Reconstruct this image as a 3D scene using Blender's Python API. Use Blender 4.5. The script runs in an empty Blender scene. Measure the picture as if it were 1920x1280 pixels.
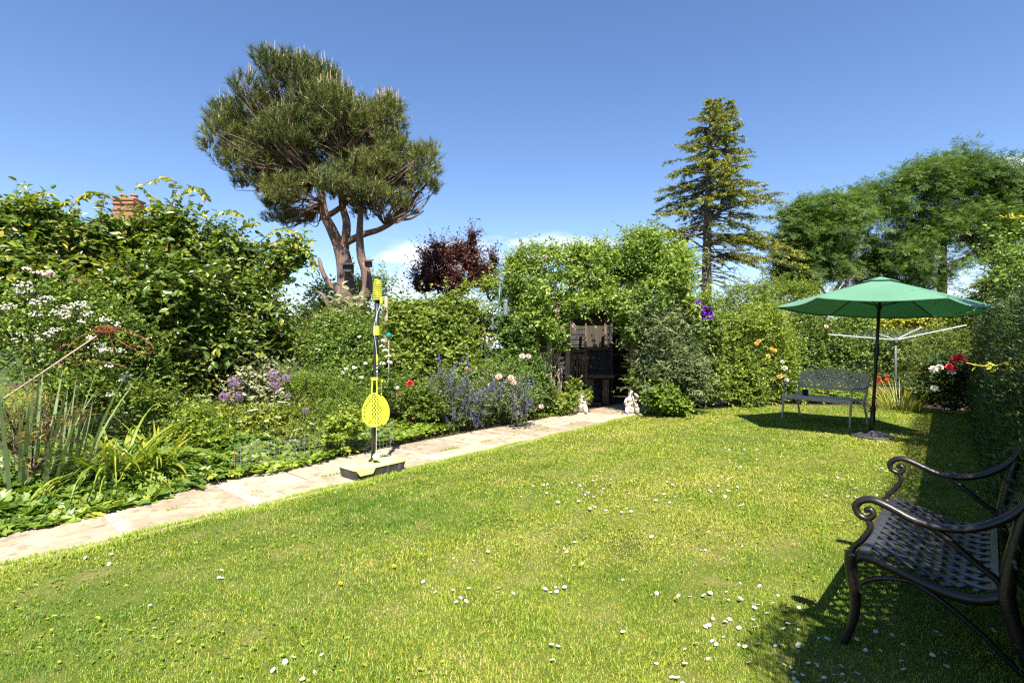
import bpy, math, random
import numpy as np
from mathutils import Vector
S = bpy.context.scene
COL = S.collection
PI = math.pi
U = np.array([.65, .76, 0.]); U /= np.linalg.norm(U)      # along the path and the hedge
N = np.array([-U[1], U[0], 0.])                            # across the lawn, towards the flower bed
UP = np.array([0, 0, 1.])
EYE = 1.35
F = 960.0

def G(s, n, z=0.): return U * s + N * n + UP * z            # garden frame -> world
def P(px, py, Y): return np.array([(px - 960) / F * Y, Y, EYE + (640 - py) / F * Y])
def GP(px, py, z=0.):
    Y = (EYE - z) * F / (py - 640); return np.array([(px - 960) / F * Y, Y, z])
def nrmz(a): return a / np.maximum(np.linalg.norm(a, axis=-1, keepdims=True), 1e-9)
def RNG(seed): return np.random.default_rng(seed)
def wob(p, seed=0, k=1.0):
    r = np.random.default_rng(1000 + seed); out = 0
    p = np.asarray(p) * k
    for i in range(7):
        d = nrmz(r.normal(size=p.shape[-1])) * (.6 + .45 * i)
        out = out + np.sin(p @ d + r.uniform(0, 6.28)) / (1 + .35 * i)
    return out / 2.6

# ---------------------------------------------------------------- mesh builder
class MB:
    def __init__(s): s.V = []; s.F = []; s.n = 0
    def add(s, v, f, val=0.5, m=0):
        v = np.asarray(v, dtype=np.float32).reshape(-1, 3); f = np.asarray(f, dtype=np.int32)
        if len(f) == 0: return
        a = np.broadcast_to(np.asarray(val, dtype=np.float32), (len(f),))
        s.V.append(v); s.F.append((f + s.n, a, m)); s.n += len(v)
    def tube(s, pts, rad, k=6, val=.5, m=0, cap=True, flat=1.0, flatdir=None):
        pts = np.asarray(pts, float); n = len(pts)
        rad = np.broadcast_to(np.asarray(rad, float), (n,)) if np.ndim(rad) < 2 else rad
        t = np.gradient(pts, axis=0); t = nrmz(t)
        ref = np.array([0, 0, 1.]) if flatdir is None else np.asarray(flatdir, float)
        if flatdir is None and abs(t[0] @ ref) > .8: ref = np.array([1., 0, 0])
        V = []
        a = ref - t[0] * (ref @ t[0]); a /= np.linalg.norm(a)
        for i in range(n):
            if flatdir is not None: a = ref - t[i] * (ref @ t[i])
            else: a = a - t[i] * (a @ t[i])
            a = a / max(np.linalg.norm(a), 1e-9); b = np.cross(t[i], a)
            for j in range(k):
                w = 2 * PI * (j + .5) / k
                V.append(pts[i] + rad[i] * (a * math.cos(w) * flat + b * math.sin(w)))
        f = []
        for i in range(n - 1):
            for j in range(k):
                f.append((i * k + j, i * k + (j + 1) % k, (i + 1) * k + (j + 1) % k, (i + 1) * k + j))
        s.add(V, f, val, m)
        if cap:
            base = s.n - n * k
            for ring, rev in ((0, True), (n - 1, False)):
                idx = [base + ring * k + j for j in range(k)]
                if rev: idx = idx[::-1]
                s.F.append((np.array([idx], dtype=np.int32), np.array([val if np.isscalar(val) else .5], dtype=np.float32), m))
    def box(s, c, size, ax=None, val=.5, m=0):
        c = np.asarray(c, float); h = np.asarray(size, float) / 2
        A = np.eye(3) if ax is None else np.asarray(ax, float)
        V = [c + A[0] * h[0] * i + A[1] * h[1] * j + A[2] * h[2] * k for i in (-1, 1) for j in (-1, 1) for k in (-1, 1)]
        s.add(V, [(0, 1, 3, 2), (4, 6, 7, 5), (0, 4, 5, 1), (2, 3, 7, 6), (0, 2, 6, 4), (1, 5, 7, 3)], val, m)
    def lathe(s, prof, c=(0, 0, 0), k=16, val=.5, m=0, ax=None):
        A = np.eye(3) if ax is None else np.asarray(ax, float); c = np.asarray(c, float)
        V = []
        for r, z in prof:
            for j in range(k):
                w = 2 * PI * j / k
                V.append(c + A[0] * r * math.cos(w) + A[1] * r * math.sin(w) + A[2] * z)
        f = [(i * k + j, i * k + (j + 1) % k, (i + 1) * k + (j + 1) % k, (i + 1) * k + j) for i in range(len(prof) - 1) for j in range(k)]
        s.add(V, f, val, m)
    def ribbon(s, pts, wdir, width, thick, nd, val=.5, m=0):     # rectangular bar along pts
        pts = np.asarray(pts, float); n = len(pts)
        wd = nrmz(np.broadcast_to(np.asarray(wdir, float), (n, 3))); nd = nrmz(np.broadcast_to(np.asarray(nd, float), (n, 3)))
        w = np.broadcast_to(np.asarray(width, float), (n,))[:, None] / 2; h = thick / 2
        V = np.stack([pts - wd * w + nd * h, pts + wd * w + nd * h, pts + wd * w - nd * h, pts - wd * w - nd * h], 1).reshape(-1, 3)
        f = [(i * 4 + j, i * 4 + (j + 1) % 4, i * 4 + 4 + (j + 1) % 4, i * 4 + 4 + j) for i in range(n - 1) for j in range(4)]
        f += [(3, 2, 1, 0), (n * 4 - 4, n * 4 - 3, n * 4 - 2, n * 4 - 1)]
        s.add(V, f, val, m)
    def leaves(s, pos, axis, nrm, L, W, tmpl, val, m=0):
        T, TF = tmpl; T = np.array(T, float); n = len(pos)
        if n == 0: return
        axis = nrmz(axis); side = nrmz(np.cross(nrm, axis)); nn = np.cross(axis, side)
        L = np.broadcast_to(np.asarray(L, float), (n,))[:, None, None]; W = np.broadcast_to(np.asarray(W, float), (n,))[:, None, None]
        V = pos[:, None] + axis[:, None] * T[None, :, 0:1] * L + side[:, None] * T[None, :, 1:2] * W + nn[:, None] * T[None, :, 2:3] * L
        k = len(T); off = (np.arange(n) * k)[:, None, None]
        val = np.broadcast_to(np.asarray(val, float), (n,))
        first = True; base = s.n
        s.V.append(V.reshape(-1, 3).astype(np.float32)); s.n += n * k
        for grp in TF:
            g = np.array(grp, dtype=np.int32)
            f = (g[None] + off).reshape(-1, g.shape[1]) + base
            s.F.append((f.astype(np.int32), np.repeat(val, len(g)).astype(np.float32), m))
    def blades(s, pos, hd, L, W, th0, bend, val, seg=2, m=0, fold=0.0):
        n = len(pos)
        if n == 0: return
        L, W, th0, bend = [np.broadcast_to(np.asarray(x, float), (n,)) for x in (L, W, th0, bend)]
        hd = nrmz(hd); side = np.stack([-hd[:, 1], hd[:, 0], np.zeros(n)], 1)
        p = pos.copy(); V = []; st = L / seg
        for i in range(seg + 1):
            t = i / seg
            w = (W * .5 * (1 - t ** 2.2) * (0.75 + .5 * min(t * 3, 1) * .5))[:, None]
            if i < seg: V.append(p - side * w); V.append(p + side * w)
            else: V.append(p)
            th = th0 + bend * (t + .5 / seg)
            p = p + (hd * np.sin(th)[:, None] + UP * np.cos(th)[:, None]) * st[:, None]
        V = np.stack(V, 1); k = 2 * seg + 1; off = (np.arange(n) * k)[:, None]
        base = s.n; s.V.append(V.reshape(-1, 3).astype(np.float32)); s.n += n * k
        val = np.broadcast_to(np.asarray(val, np.float32), (n,)).astype(np.float32)
        for i in range(seg - 1):
            s.F.append(((np.array([[2 * i, 2 * i + 1, 2 * i + 3, 2 * i + 2]]) + off + base).astype(np.int32), val, m))
        s.F.append(((np.array([[2 * seg - 2, 2 * seg - 1, 2 * seg]]) + off + base).astype(np.int32), val, m))
    def build(s, name, mats, parent=None, smooth=False, origin=None):
        if not isinstance(mats, (list, tuple)): mats = [mats]
        V = np.concatenate(s.V) if s.V else np.zeros((0, 3), np.float32)
        if parent is not None:
            V = V - np.array(parent['_w'], dtype=np.float32)
        elif origin is not None:
            V = V - np.asarray(origin, dtype=np.float32)
        me = bpy.data.meshes.new(name)
        me.vertices.add(len(V)); me.vertices.foreach_set('co', V.astype(np.float32).ravel())
        lt = np.concatenate([np.full(len(f), f.shape[1], np.int32) for f, a, m in s.F])
        lv = np.concatenate([f.ravel() for f, a, m in s.F])
        ls = np.concatenate([[0], np.cumsum(lt)[:-1]]).astype(np.int32)
        me.loops.add(len(lv)); me.loops.foreach_set('vertex_index', lv.astype(np.int32))
        me.polygons.add(len(lt)); me.polygons.foreach_set('loop_start', ls); me.polygons.foreach_set('loop_total', lt)
        me.polygons.foreach_set('material_index', np.concatenate([np.full(len(f), m, np.int32) for f, a, m in s.F]))
        me.polygons.foreach_set('use_smooth', np.full(len(lt), smooth, bool))
        at = me.attributes.new('v', 'FLOAT', 'FACE'); at.data.foreach_set('value', np.concatenate([a for f, a, m in s.F]).astype(np.float32))
        for mt in mats: me.materials.append(mt)
        me.update(calc_edges=True); me.validate()
        o = bpy.data.objects.new(name, me); COL.objects.link(o)
        if parent is not None:
            o.parent = parent; o['_w'] = list(parent['_w'])
        else:
            if origin is not None: o.location = origin
            o['_w'] = list(origin if origin is not None else (0, 0, 0))
        return o

def thing(name, loc, label, cat, group=None):
    o = bpy.data.objects.new(name, None); COL.objects.link(o); o.location = [float(x) for x in loc]
    o.empty_display_size = .1; o['_w'] = [float(x) for x in loc]; o['label'] = label; o['category'] = cat
    if group: o['group'] = group
    return o
def tag(o, label, cat, group=None):
    o['label'] = label; o['category'] = cat
    if group: o['group'] = group
    return o
def struct(o): o['kind'] = 'structure'; return o
def stuff(o, label, cat): o['kind'] = 'stuff'; o['label'] = label; o['category'] = cat; return o

def spline(pts, k=6):
    p = np.asarray(pts, float); n = len(p)
    if n < 3: return np.array([p[0] + (p[-1] - p[0]) * t for t in np.linspace(0, 1, k + 1)])
    q = np.vstack([2 * p[0] - p[1], p, 2 * p[-1] - p[-2]]); out = []
    for i in range(1, n):
        for t in np.linspace(0, 1, k, endpoint=False):
            a, b, c, d = q[i - 1], q[i], q[i + 1], q[i + 2]
            out.append(.5 * (2 * b + (c - a) * t + (2 * a - 5 * b + 4 * c - d) * t * t + (-a + 3 * b - 3 * c + d) * t ** 3))
    out.append(p[-1]); return np.array(out)

# ---------------------------------------------------------------- leaf templates (t along, w across, h up)
DIA = ([(0, 0, 0), (.42, .5, .07), (1, 0, -.08), (.42, -.5, .07)], [[(0, 1, 2), (0, 2, 3)]])
OVAL = ([(0, 0, 0), (.22, .42, .05), (.62, .45, .04), (1, 0, -.16), (.62, -.45, .04), (.22, -.42, .05)], [[(0, 1, 2, 3), (0, 3, 4, 5)]])
_a = [(0, .0), (-.12, .34), (.22, .62), (.2, .34), (.62, .62), (.62, .28), (1.0, .1)]
LOBE = ([(.3, 0, -.07)] + [(t, w, .04) for t, w in _a] + [(t, -w, .04) for t, w in _a[::-1]], [[(0, i, i + 1) for i in range(1, 14)] + [(0, 14, 1)]])
NEED = ([(0, .5, 0), (0, -.5, 0), (1, 0, -.03)], [[(0, 2, 1)]])
# a leaf with five leaflets in one island-group
def _pinn(nl):
    V = []; Fc = []
    for i in range(nl):
        for sgn in (1, -1):
            b = .1 + .8 * i / nl; k = len(V)
            V += [(b, 0, -.1 * b * b), (b + .13, sgn * .32, .02 - .1 * b), (b + .22, sgn * .62, -.1 - .1 * b), (b + .02, sgn * .36, .02 - .1 * b)]
            Fc += [(k, k + 1, k + 2, k + 3)] if sgn > 0 else [(k, k + 3, k + 2, k + 1)]
    return (V, [Fc])
PINN = _pinn(4)

# ---------------------------------------------------------------- materials
def newmat(name):
    m = bpy.data.materials.new(name); m.use_nodes = True; nt = m.node_tree; nt.nodes.clear()
    return m, nt, nt.nodes.new, nt.links.new
def ramp(nt, cols, interp='LINEAR'):
    r = nt.nodes.new('ShaderNodeValToRGB'); e = r.color_ramp.elements; r.color_ramp.interpolation = interp
    while len(e) < len(cols): e.new(.5)
    for i, c in enumerate(cols):
        if len(c) == 4: e[i].position = c[0]; e[i].color = (*c[1:], 1)
        else: e[i].position = i / max(1, len(cols) - 1); e[i].color = (*c, 1)
    return r
def leafmat(name, cols, trans=.35, rough=.45, spec=.4, tmul=(1.5, 1.6, .5)):
    m, nt, new, link = newmat(name)
    at = new('ShaderNodeAttribute'); at.attribute_name = 'v'
    g_ = 1.0 if ('petal' in name or 'grass' in name) else 1.48
    cols = [tuple(c[:-3]) + (c[-3] * g_ * (1.22 if g_ > 1 else 1), c[-2] * g_, c[-1] * g_ * (.9 if g_ > 1 else 1)) for c in cols]
    r = ramp(nt, cols); link(at.outputs['Fac'], r.inputs[0])
    p = new('ShaderNodeBsdfPrincipled'); p.inputs['Roughness'].default_value = rough; p.inputs['Specular IOR Level'].default_value = spec
    link(r.outputs[0], p.inputs['Base Color'])
    out = new('ShaderNodeOutputMaterial')
    if trans > 0:
        t = new('ShaderNodeBsdfTranslucent'); mx = new('ShaderNodeMix'); mx.data_type = 'RGBA'; mx.blend_type = 'MULTIPLY'
        mx.inputs[0].default_value = 1; link(r.outputs[0], mx.inputs[6]); mx.inputs[7].default_value = (*tmul, 1)
        link(mx.outputs[2], t.inputs[0])
        ms = new('ShaderNodeMixShader'); ms.inputs[0].default_value = trans
        link(p.outputs[0], ms.inputs[1]); link(t.outputs[0], ms.inputs[2]); link(ms.outputs[0], out.inputs[0])
    else: link(p.outputs[0], out.inputs[0])
    return m
def solid(name, cols, rough=.6, metal=0., spec=.4, scale=8., stretch=(1, 1, 1), bump=0., bscale=None, detail=6, coat=0.):
    m, nt, new, link = newmat(name)
    tc = new('ShaderNodeTexCoord'); mp = new('ShaderNodeMapping'); mp.inputs['Scale'].default_value = stretch; link(tc.outputs['Object'], mp.inputs[0])
    no = new('ShaderNodeTexNoise'); no.inputs['Scale'].default_value = scale; no.inputs['Detail'].default_value = detail; no.inputs['Roughness'].default_value = .65
    link(mp.outputs[0], no.inputs[0])
    n = len(cols); r = ramp(nt, [(.32 + .36 * i / max(1, n - 1), *c) for i, c in enumerate(cols)] if n > 1 else [(0., *cols[0]), (1., *cols[0])]); link(no.outputs[0], r.inputs[0])
    p = new('ShaderNodeBsdfPrincipled'); p.inputs['Roughness'].default_value = rough; p.inputs['Metallic'].default_value = metal
    p.inputs['Specular IOR Level'].default_value = spec; p.inputs['Coat Weight'].default_value = coat
    link(r.outputs[0], p.inputs['Base Color'])
    if bump:
        n2 = new('ShaderNodeTexNoise'); n2.inputs['Scale'].default_value = bscale or scale * 3; n2.inputs['Detail'].default_value = 8; link(mp.outputs[0], n2.inputs[0])
        b = new('ShaderNodeBump'); b.inputs['Strength'].default_value = bump; b.inputs['Distance'].default_value = .02; link(n2.outputs[0], b.inputs['Height']); link(b.outputs[0], p.inputs['Normal'])
    out = new('ShaderNodeOutputMaterial'); link(p.outputs[0], out.inputs[0])
    return m
# ---------------------------------------------------------------- camera, sun, sky
cam = bpy.data.cameras.new('camera'); co = bpy.data.objects.new('camera', cam); COL.objects.link(co)
co.location = (0, 0, EYE); co.rotation_euler = (PI / 2, 0, 0); cam.lens = 18; cam.sensor_width = 36; cam.clip_end = 3000; cam.clip_start = .05
S.camera = co
ELEV = math.radians(55)
SUNH = np.array([.08, -1., 0]); SUNH /= np.linalg.norm(SUNH)
sd = SUNH * math.cos(ELEV) + UP * math.sin(ELEV)
sl = bpy.data.lights.new('sun', 'SUN'); sl.energy = 4.8; sl.angle = math.radians(.53); sl.color = (1, .95, .86)
so = bpy.data.objects.new('sun', sl); COL.objects.link(so); so.rotation_euler = Vector(sd).to_track_quat('Z', 'Y').to_euler(); so.location = (0, -5, 20)
w = bpy.data.worlds.new('World'); S.world = w; w.use_nodes = True; nt = w.node_tree; nt.nodes.clear(); new = nt.nodes.new; link = nt.links.new
sky = new('ShaderNodeTexSky'); sky.sky_type = 'NISHITA'; sky.sun_disc = False; sky.sun_elevation = ELEV
sky.sun_rotation = math.atan2(SUNH[0], SUNH[1]); sky.altitude = 50; sky.air_density = 1.0; sky.dust_density = .2; sky.ozone_density = 3.5
hs = new('ShaderNodeHueSaturation'); hs.inputs['Saturation'].default_value = 1.12; hs.inputs['Value'].default_value = 1.0
tn = new('ShaderNodeMix'); tn.data_type = 'RGBA'; tn.blend_type = 'MULTIPLY'; tn.inputs[0].default_value = 1; tn.inputs[7].default_value = (1.08, 1.0, 1.03, 1)
link(sky.outputs[0], tn.inputs[6]); link(tn.outputs[2], hs.inputs['Color'])
tc = new('ShaderNodeTexCoord'); sx = new('ShaderNodeSeparateXYZ'); link(tc.outputs['Generated'], sx.inputs[0])
def M(op, a, b=None, c=None, clamp=False):
    n = new('ShaderNodeMath'); n.operation = op; n.use_clamp = clamp
    for i, x in enumerate((a, b, c)):
        if x is None: continue
        if isinstance(x, (int, float)): n.inputs[i].default_value = x
        else: link(x, n.inputs[i])
    return n.outputs[0]
ysafe = M('MAXIMUM', M('ABSOLUTE', sx.outputs[1]), .05)
te = M('DIVIDE', sx.outputs[2], ysafe); ta = M('DIVIDE', sx.outputs[0], ysafe)
mp = new('ShaderNodeCombineXYZ'); link(ta, mp.inputs[0]); link(M('MULTIPLY', te, 3.2), mp.inputs[1]); link(sx.outputs[1], mp.inputs[2])
cn = new('ShaderNodeTexNoise'); cn.inputs['Scale'].default_value = 7.5; cn.inputs['Detail'].default_value = 7; cn.inputs['Roughness'].default_value = .55; link(mp.outputs[0], cn.inputs[0])
def band(x, c, h, soft):
    d = M('ABSOLUTE', M('SUBTRACT', x, c)); return M('SUBTRACT', 1.0, M('DIVIDE', M('SUBTRACT', d, h), soft, clamp=True), clamp=True)
cc = M('ADD', .178, M('MULTIPLY', ta, .045))                     # a low bank of cloud, a little higher to the right
b1 = M('MULTIPLY', band(M('SUBTRACT', te, cc), 0., .006, .035), band(ta, -.03, .17, .13))
b2 = M('MULTIPLY', band(te, .12, .02, .06), band(ta, -.16, .05, .1))
b3 = M('MULTIPLY', band(te, .35, .004, .02), band(ta, .98, .02, .05))
b4 = M('MULTIPLY', band(te, .07, .05, .06), M('MULTIPLY', band(ta, .3, .8, .3), .3))
bb = M('MAXIMUM', M('MAXIMUM', b1, M('MULTIPLY', b2, .75)), M('MAXIMUM', b3, b4))
cm = M('MULTIPLY', M('MULTIPLY', M('SUBTRACT', M('ADD', cn.outputs[0], M('MULTIPLY', bb, .34)), .62), 4.5, clamp=True), M('MULTIPLY', bb, 1.5, clamp=True))
front = M('GREATER_THAN', sx.outputs[1], 0.)
cm = M('MULTIPLY', M('MULTIPLY', cm, front), .85)
mx = new('ShaderNodeMix'); mx.data_type = 'RGBA'; link(cm, mx.inputs[0]); link(hs.outputs[0], mx.inputs[6]); mx.inputs[7].default_value = (7, 7.2, 7.7, 1)
bg = new('ShaderNodeBackground'); bg.inputs[1].default_value = .072; link(mx.outputs[2], bg.inputs[0])
wo = new('ShaderNodeOutputWorld'); link(bg.outputs[0], wo.inputs[0])
vs = S.view_settings; vs.view_transform = 'Standard'; vs.look = 'None'; vs.exposure = 1.5; vs.gamma = 1
S.cycles.use_denoising = False; S.cycles.pixel_filter_type = 'BLACKMAN_HARRIS'; S.cycles.filter_width = 1.3
try: S.cycles.denoiser = 'OPENIMAGEDENOISE'; S.cycles.denoising_input_passes = 'RGB_ALBEDO_NORMAL'
except Exception: pass
S.cycles.max_bounces = 8; S.cycles.diffuse_bounces = 5; S.cycles.glossy_bounces = 2; S.cycles.transmission_bounces = 4; S.cycles.transparent_max_bounces = 6
S.cycles.caustics_reflective = False; S.cycles.caustics_refractive = False; S.cycles.sample_clamp_indirect = 4
S.render.threads_mode = 'AUTO'
# ---------------------------------------------------------------- ground, lawn, path
def inpoly(pts, poly):
    x, y = pts[:, 0], pts[:, 1]; inside = np.zeros(len(pts), bool); n = len(poly)
    for i in range(n):
        x1, y1 = poly[i][:2]; x2, y2 = poly[(i + 1) % n][:2]
        c = ((y1 > y) != (y2 > y)) & (x < (x2 - x1) * (y - y1) / ((y2 - y1) if y2 != y1 else 1e-9) + x1)
        inside ^= c
    return inside
def noise2(p, scale, seed):
    return wob(np.asarray(p)[:, :2] / scale, seed)

def field_mat():
    m, nt, new, link = newmat('field')
    tc = new('ShaderNodeTexCoord'); no = new('ShaderNodeTexNoise'); no.inputs['Scale'].default_value = .35; no.inputs['Detail'].default_value = 10; link(tc.outputs['Object'], no.inputs[0])
    r = ramp(nt, [(.35, .05, .04, .022), (.5, .05, .07, .02), (.65, .07, .11, .025)]); link(no.outputs[0], r.inputs[0])
    p = new('ShaderNodeBsdfPrincipled'); p.inputs['Roughness'].default_value = 1; p.inputs['Specular IOR Level'].default_value = .1; link(r.outputs[0], p.inputs['Base Color'])
    o = new('ShaderNodeOutputMaterial'); link(p.outputs[0], o.inputs[0]); return m
g = MB(); g.add([(-900, -300, -.03), (900, -300, -.03), (900, 1500, -.03), (-900, 1500, -.03)], [(0, 1, 2, 3)]); struct(g.build('ground', field_mat()))

LAWN = [G(-5, 4.27), G(8.14, 4.27), (2.64, 9.39), (3.9, 10.1), (4.95, 10.65), (5.95, 10.85), (7.3, 10.6), (8.3, 10.0), (9.2, 9.7), G(13.6, -1.2), G(-5, -1.2)]
LAWN = [np.array([p[0], p[1]]) for p in LAWN]
lm = solid('turf_soil', [(.045, .065, .011), (.08, .10, .018), (.15, .13, .05)], rough=1, spec=.05, scale=2.2, detail=12)
g = MB(); g.add([(p[0], p[1], 0.) for p in LAWN], [list(range(len(LAWN)))][:1]); 
lawn = struct(g.build('lawn', lm))
soil = solid('bed_soil', [(.03, .02, .012), (.075, .05, .032), (.13, .09, .06)], rough=1, spec=.1, scale=6, detail=12, bump=.8, bscale=25)
g = MB(); 
bed = [G(-4, 5.2), G(8.6, 5.2), G(10.6, 4.1), G(10.5, 3.4), (3.9, 10.05), (4.95, 10.6), (5.95, 10.8), (7.3, 10.55), (8.3, 9.95), (9.4, 9.5), (14, 13), (10, 19), (-16, 19), (-16, 2)]
g.add([(p[0], p[1], -.008) for p in bed], [list(range(len(bed)))]); struct(g.build('flower_bed_soil', soil))

def stone_mat(name='path_stone'):
    m, nt, new, link = newmat(name)
    tc = new('ShaderNodeTexCoord'); no = new('ShaderNodeTexNoise'); no.inputs['Scale'].default_value = 2.6; no.inputs['Detail'].default_value = 12; no.inputs['Roughness'].default_value = .7; link(tc.outputs['Object'], no.inputs[0])
    at = new('ShaderNodeAttribute'); at.attribute_name = 'v'
    ad = new('ShaderNodeMath'); ad.operation = 'MULTIPLY_ADD'; link(at.outputs['Fac'], ad.inputs[0]); ad.inputs[1].default_value = .22; link(no.outputs[0], ad.inputs[2])
    r = ramp(nt, [(.36, .25, .195, .13), (.52, .33, .27, .19), (.68, .40, .335, .24), (.85, .44, .38, .285)]); link(ad.outputs[0], r.inputs[0])
    n2 = new('ShaderNodeTexNoise'); n2.inputs['Scale'].default_value = 11; n2.inputs['Detail'].default_value = 9; link(tc.outputs['Object'], n2.inputs[0])
    r2 = ramp(nt, [(.34, .34, .27, .2), (.46, 1, 1, 1), (1., 1, 1, 1)]); link(n2.outputs[0], r2.inputs[0])
    mx = new('ShaderNodeMix'); mx.data_type = 'RGBA'; mx.blend_type = 'MULTIPLY'; mx.inputs[0].default_value = .5; link(r.outputs[0], mx.inputs[6]); link(r2.outputs[0], mx.inputs[7])
    p = new('ShaderNodeBsdfPrincipled'); p.inputs['Roughness'].default_value = .85; p.inputs['Specular IOR Level'].default_value = .25; link(mx.outputs[2], p.inputs['Base Color'])
    n3 = new('ShaderNodeTexNoise'); n3.inputs['Scale'].default_value = 30; n3.inputs['Detail'].default_value = 8; link(tc.outputs['Object'], n3.inputs[0])
    b = new('ShaderNodeBump'); b.inputs['Strength'].default_value = .5; b.inputs['Distance'].default_value = .01; link(n3.outputs[0], b.inputs['Height']); link(b.outputs[0], p.inputs['Normal'])
    o = new('ShaderNodeOutputMaterial'); link(p.outputs[0], o.inputs[0]); return m
stone = stone_mat()
mortar = solid('path_mortar', [(.27, .23, .18), (.37, .32, .26), (.44, .39, .33)], rough=.95, spec=.15, scale=9, bump=.5, bscale=40)
grime = solid('path_joint', [(.10, .08, .05), (.2, .16, .11)], rough=1, spec=.1, scale=12)
g = MB(); rg = RNG(4)
def slab(s0, s1, n0, n1, h, v):
    ju = lambda: rg.uniform(-.006, .006)
    c = [G(s0 + ju(), n0 + ju()), G(s1 + ju(), n0 + ju()), G(s1 + ju(), n1 + ju()), G(s0 + ju(), n1 + ju())]
    ctr = sum(c) / 4; b = [p + (ctr - p) / np.linalg.norm(ctr - p) * .012 for p in c]
    V = [p + UP * -.03 for p in c] + [p + UP * (h - .008) for p in c] + [p + UP * h for p in b]
    f = [(i, (i + 1) % 4, 4 + (i + 1) % 4, 4 + i) for i in range(4)] + [(4 + i, 4 + (i + 1) % 4, 8 + (i + 1) % 4, 8 + i) for i in range(4)] + [(8, 9, 10, 11)]
    g.add(V, f, v)
# the long joints across the whole path as in the photograph, the short ones staggered
js = [-4.4, -3.3, -2.1, -1.0, .12, .98, 1.86, 2.98, 3.9, 4.75, 5.62, 6.5, 7.35, 8.2, 9.2, 10.1, 11.0]
for i in range(len(js) - 1):
    a, b = js[i] + .035, js[i + 1] - .035
    slab(a, b, 4.25, 4.68, .022 + rg.uniform(-.003, .003), rg.uniform(-.5, .6))
    m = a + (b - a) * rg.uniform(.4, .6) if rg.random() < .3 else None
    for q0, q1 in ([(a, b)] if m is None else [(a, m - .01), (m + .01, b)]):
        slab(q0, q1, 4.704, 5.36, .022 + rg.uniform(-.004, .003), rg.uniform(-.5, .6))
for k in range(4):
    slab(11.05 + .75 * k, 11.05 + .75 * k + .7, 3.7, 4.6, .02, rg.uniform(-.5, .3)); slab(11.05 + .75 * k, 11.05 + .75 * k + .7, 4.63, 5.5, .02, rg.uniform(-.5, .3))
path = struct(g.build('path', stone))
g = MB()
V = [G(-4.5, 4.245, .0115), G(14, 4.245, .0115), G(14, 5.4, .0115), G(-4.5, 5.4, .0115)]; g.add(V, [(0, 1, 2, 3)], .5, 1)
for j in js:                                                     # wide pale mortar across the path
    V = [G(j - .05, 4.255, .0165), G(j + .05, 4.255, .0165), G(j + .05, 5.36, .0165), G(j - .05, 5.36, .0165)]; g.add(V, [(0, 1, 2, 3)], .5, 0)
struct(g.build('path_mortar', [mortar, grime]))

# ---------------------------------------------------------------- grass: countless blades, one object
grassmat = leafmat('grass_blade', [(0, .50, .41, .14), (.13, .42, .40, .05), (.36, .295, .36, .026), (.66, .165, .26, .018), (1, .07, .16, .014)], trans=.32, rough=.5, spec=.35, tmul=(1.3, 1.35, .4))
r = RNG(11)
def grass_zone(y0, y1, dens, h, w, seed):
    r = RNG(seed); x0, x1 = -max(6.5, y1 * 1.15), max(6.5, y1 * 1.15)
    n = int((x1 - x0) * (y1 - y0) * dens); p = np.stack([r.uniform(x0, x1, n), r.uniform(y0, y1, n)], 1)
    keep = (np.abs(p[:, 0]) < p[:, 1] * 1.08 + 1.3) & inpoly(p - N[:2] * (.03 * noise2(p, .09, 17) + .034)[:, None], LAWN); p = p[keep]; n = len(p)
    a = noise2(p, .42, 1); b = noise2(p, .13, 2); c = noise2(p, 1.3, 3)
    v = np.clip(.52 - .27 * a - .15 * b - .17 * c + r.normal(0, .26, n), 0, 1)
    dry = r.random(n) < np.clip(.08 + .16 * noise2(p, .33, 7), .02, .42); v[dry] = r.uniform(0, .12, dry.sum())
    cl_ = noise2(p, .045, 19); v = np.clip(v + .10 * cl_, 0, 1); thick = np.clip(.78 + .30 * noise2(p, .3, 5) + .30 * cl_, .3, 1.5)
    ang = r.uniform(0, 2 * PI, n); hd = np.stack([np.cos(ang), np.sin(ang), np.zeros(n)], 1)
    pos = np.stack([p[:, 0], p[:, 1], np.full(n, -.002)], 1)
    sn = p @ N[:2]; edge = np.where(np.abs(sn - 4.26) < .07, 1.9, 1.)
    return pos, hd, h * thick * r.uniform(.55, 1.35, n) * edge, w * r.uniform(.7, 1.3, n), r.uniform(.35, 1.42, n), r.uniform(-.5, .6, n), v
gm = MB()
for z in ((1.3, 3.0, 30000, .024, .0030, 21), (3.0, 4.4, 17000, .025, .0040, 22), (4.4, 6.6, 8500, .027, .0060, 23), (6.6, 11.2, 3800, .030, .0100, 24)):
    gm.blades(*grass_zone(*z), seg=2)
# ragged fringe of longer blades leaning over the edge of the path
re = RNG(77); n = 26000; s_ = re.uniform(.2, 9.4, n); n_ = 4.235 + .03 * wob(np.stack([s_, s_ * 0], 1), 6, 5.) + re.normal(0, .028, n); pos = U * s_[:, None] + N * n_[:, None]; pos[:, 2] = np.where(n_ > 4.25, .018, -.002)
hd = nrmz(N + re.normal(size=(n, 3)) * [.7, .7, 0]); gm.blades(pos, hd, re.uniform(.02, .055, n), .0045, re.uniform(.2, 1.1, n), re.uniform(.2, 1., n), np.clip(re.normal(.5, .2, n), 0, 1))
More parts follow.
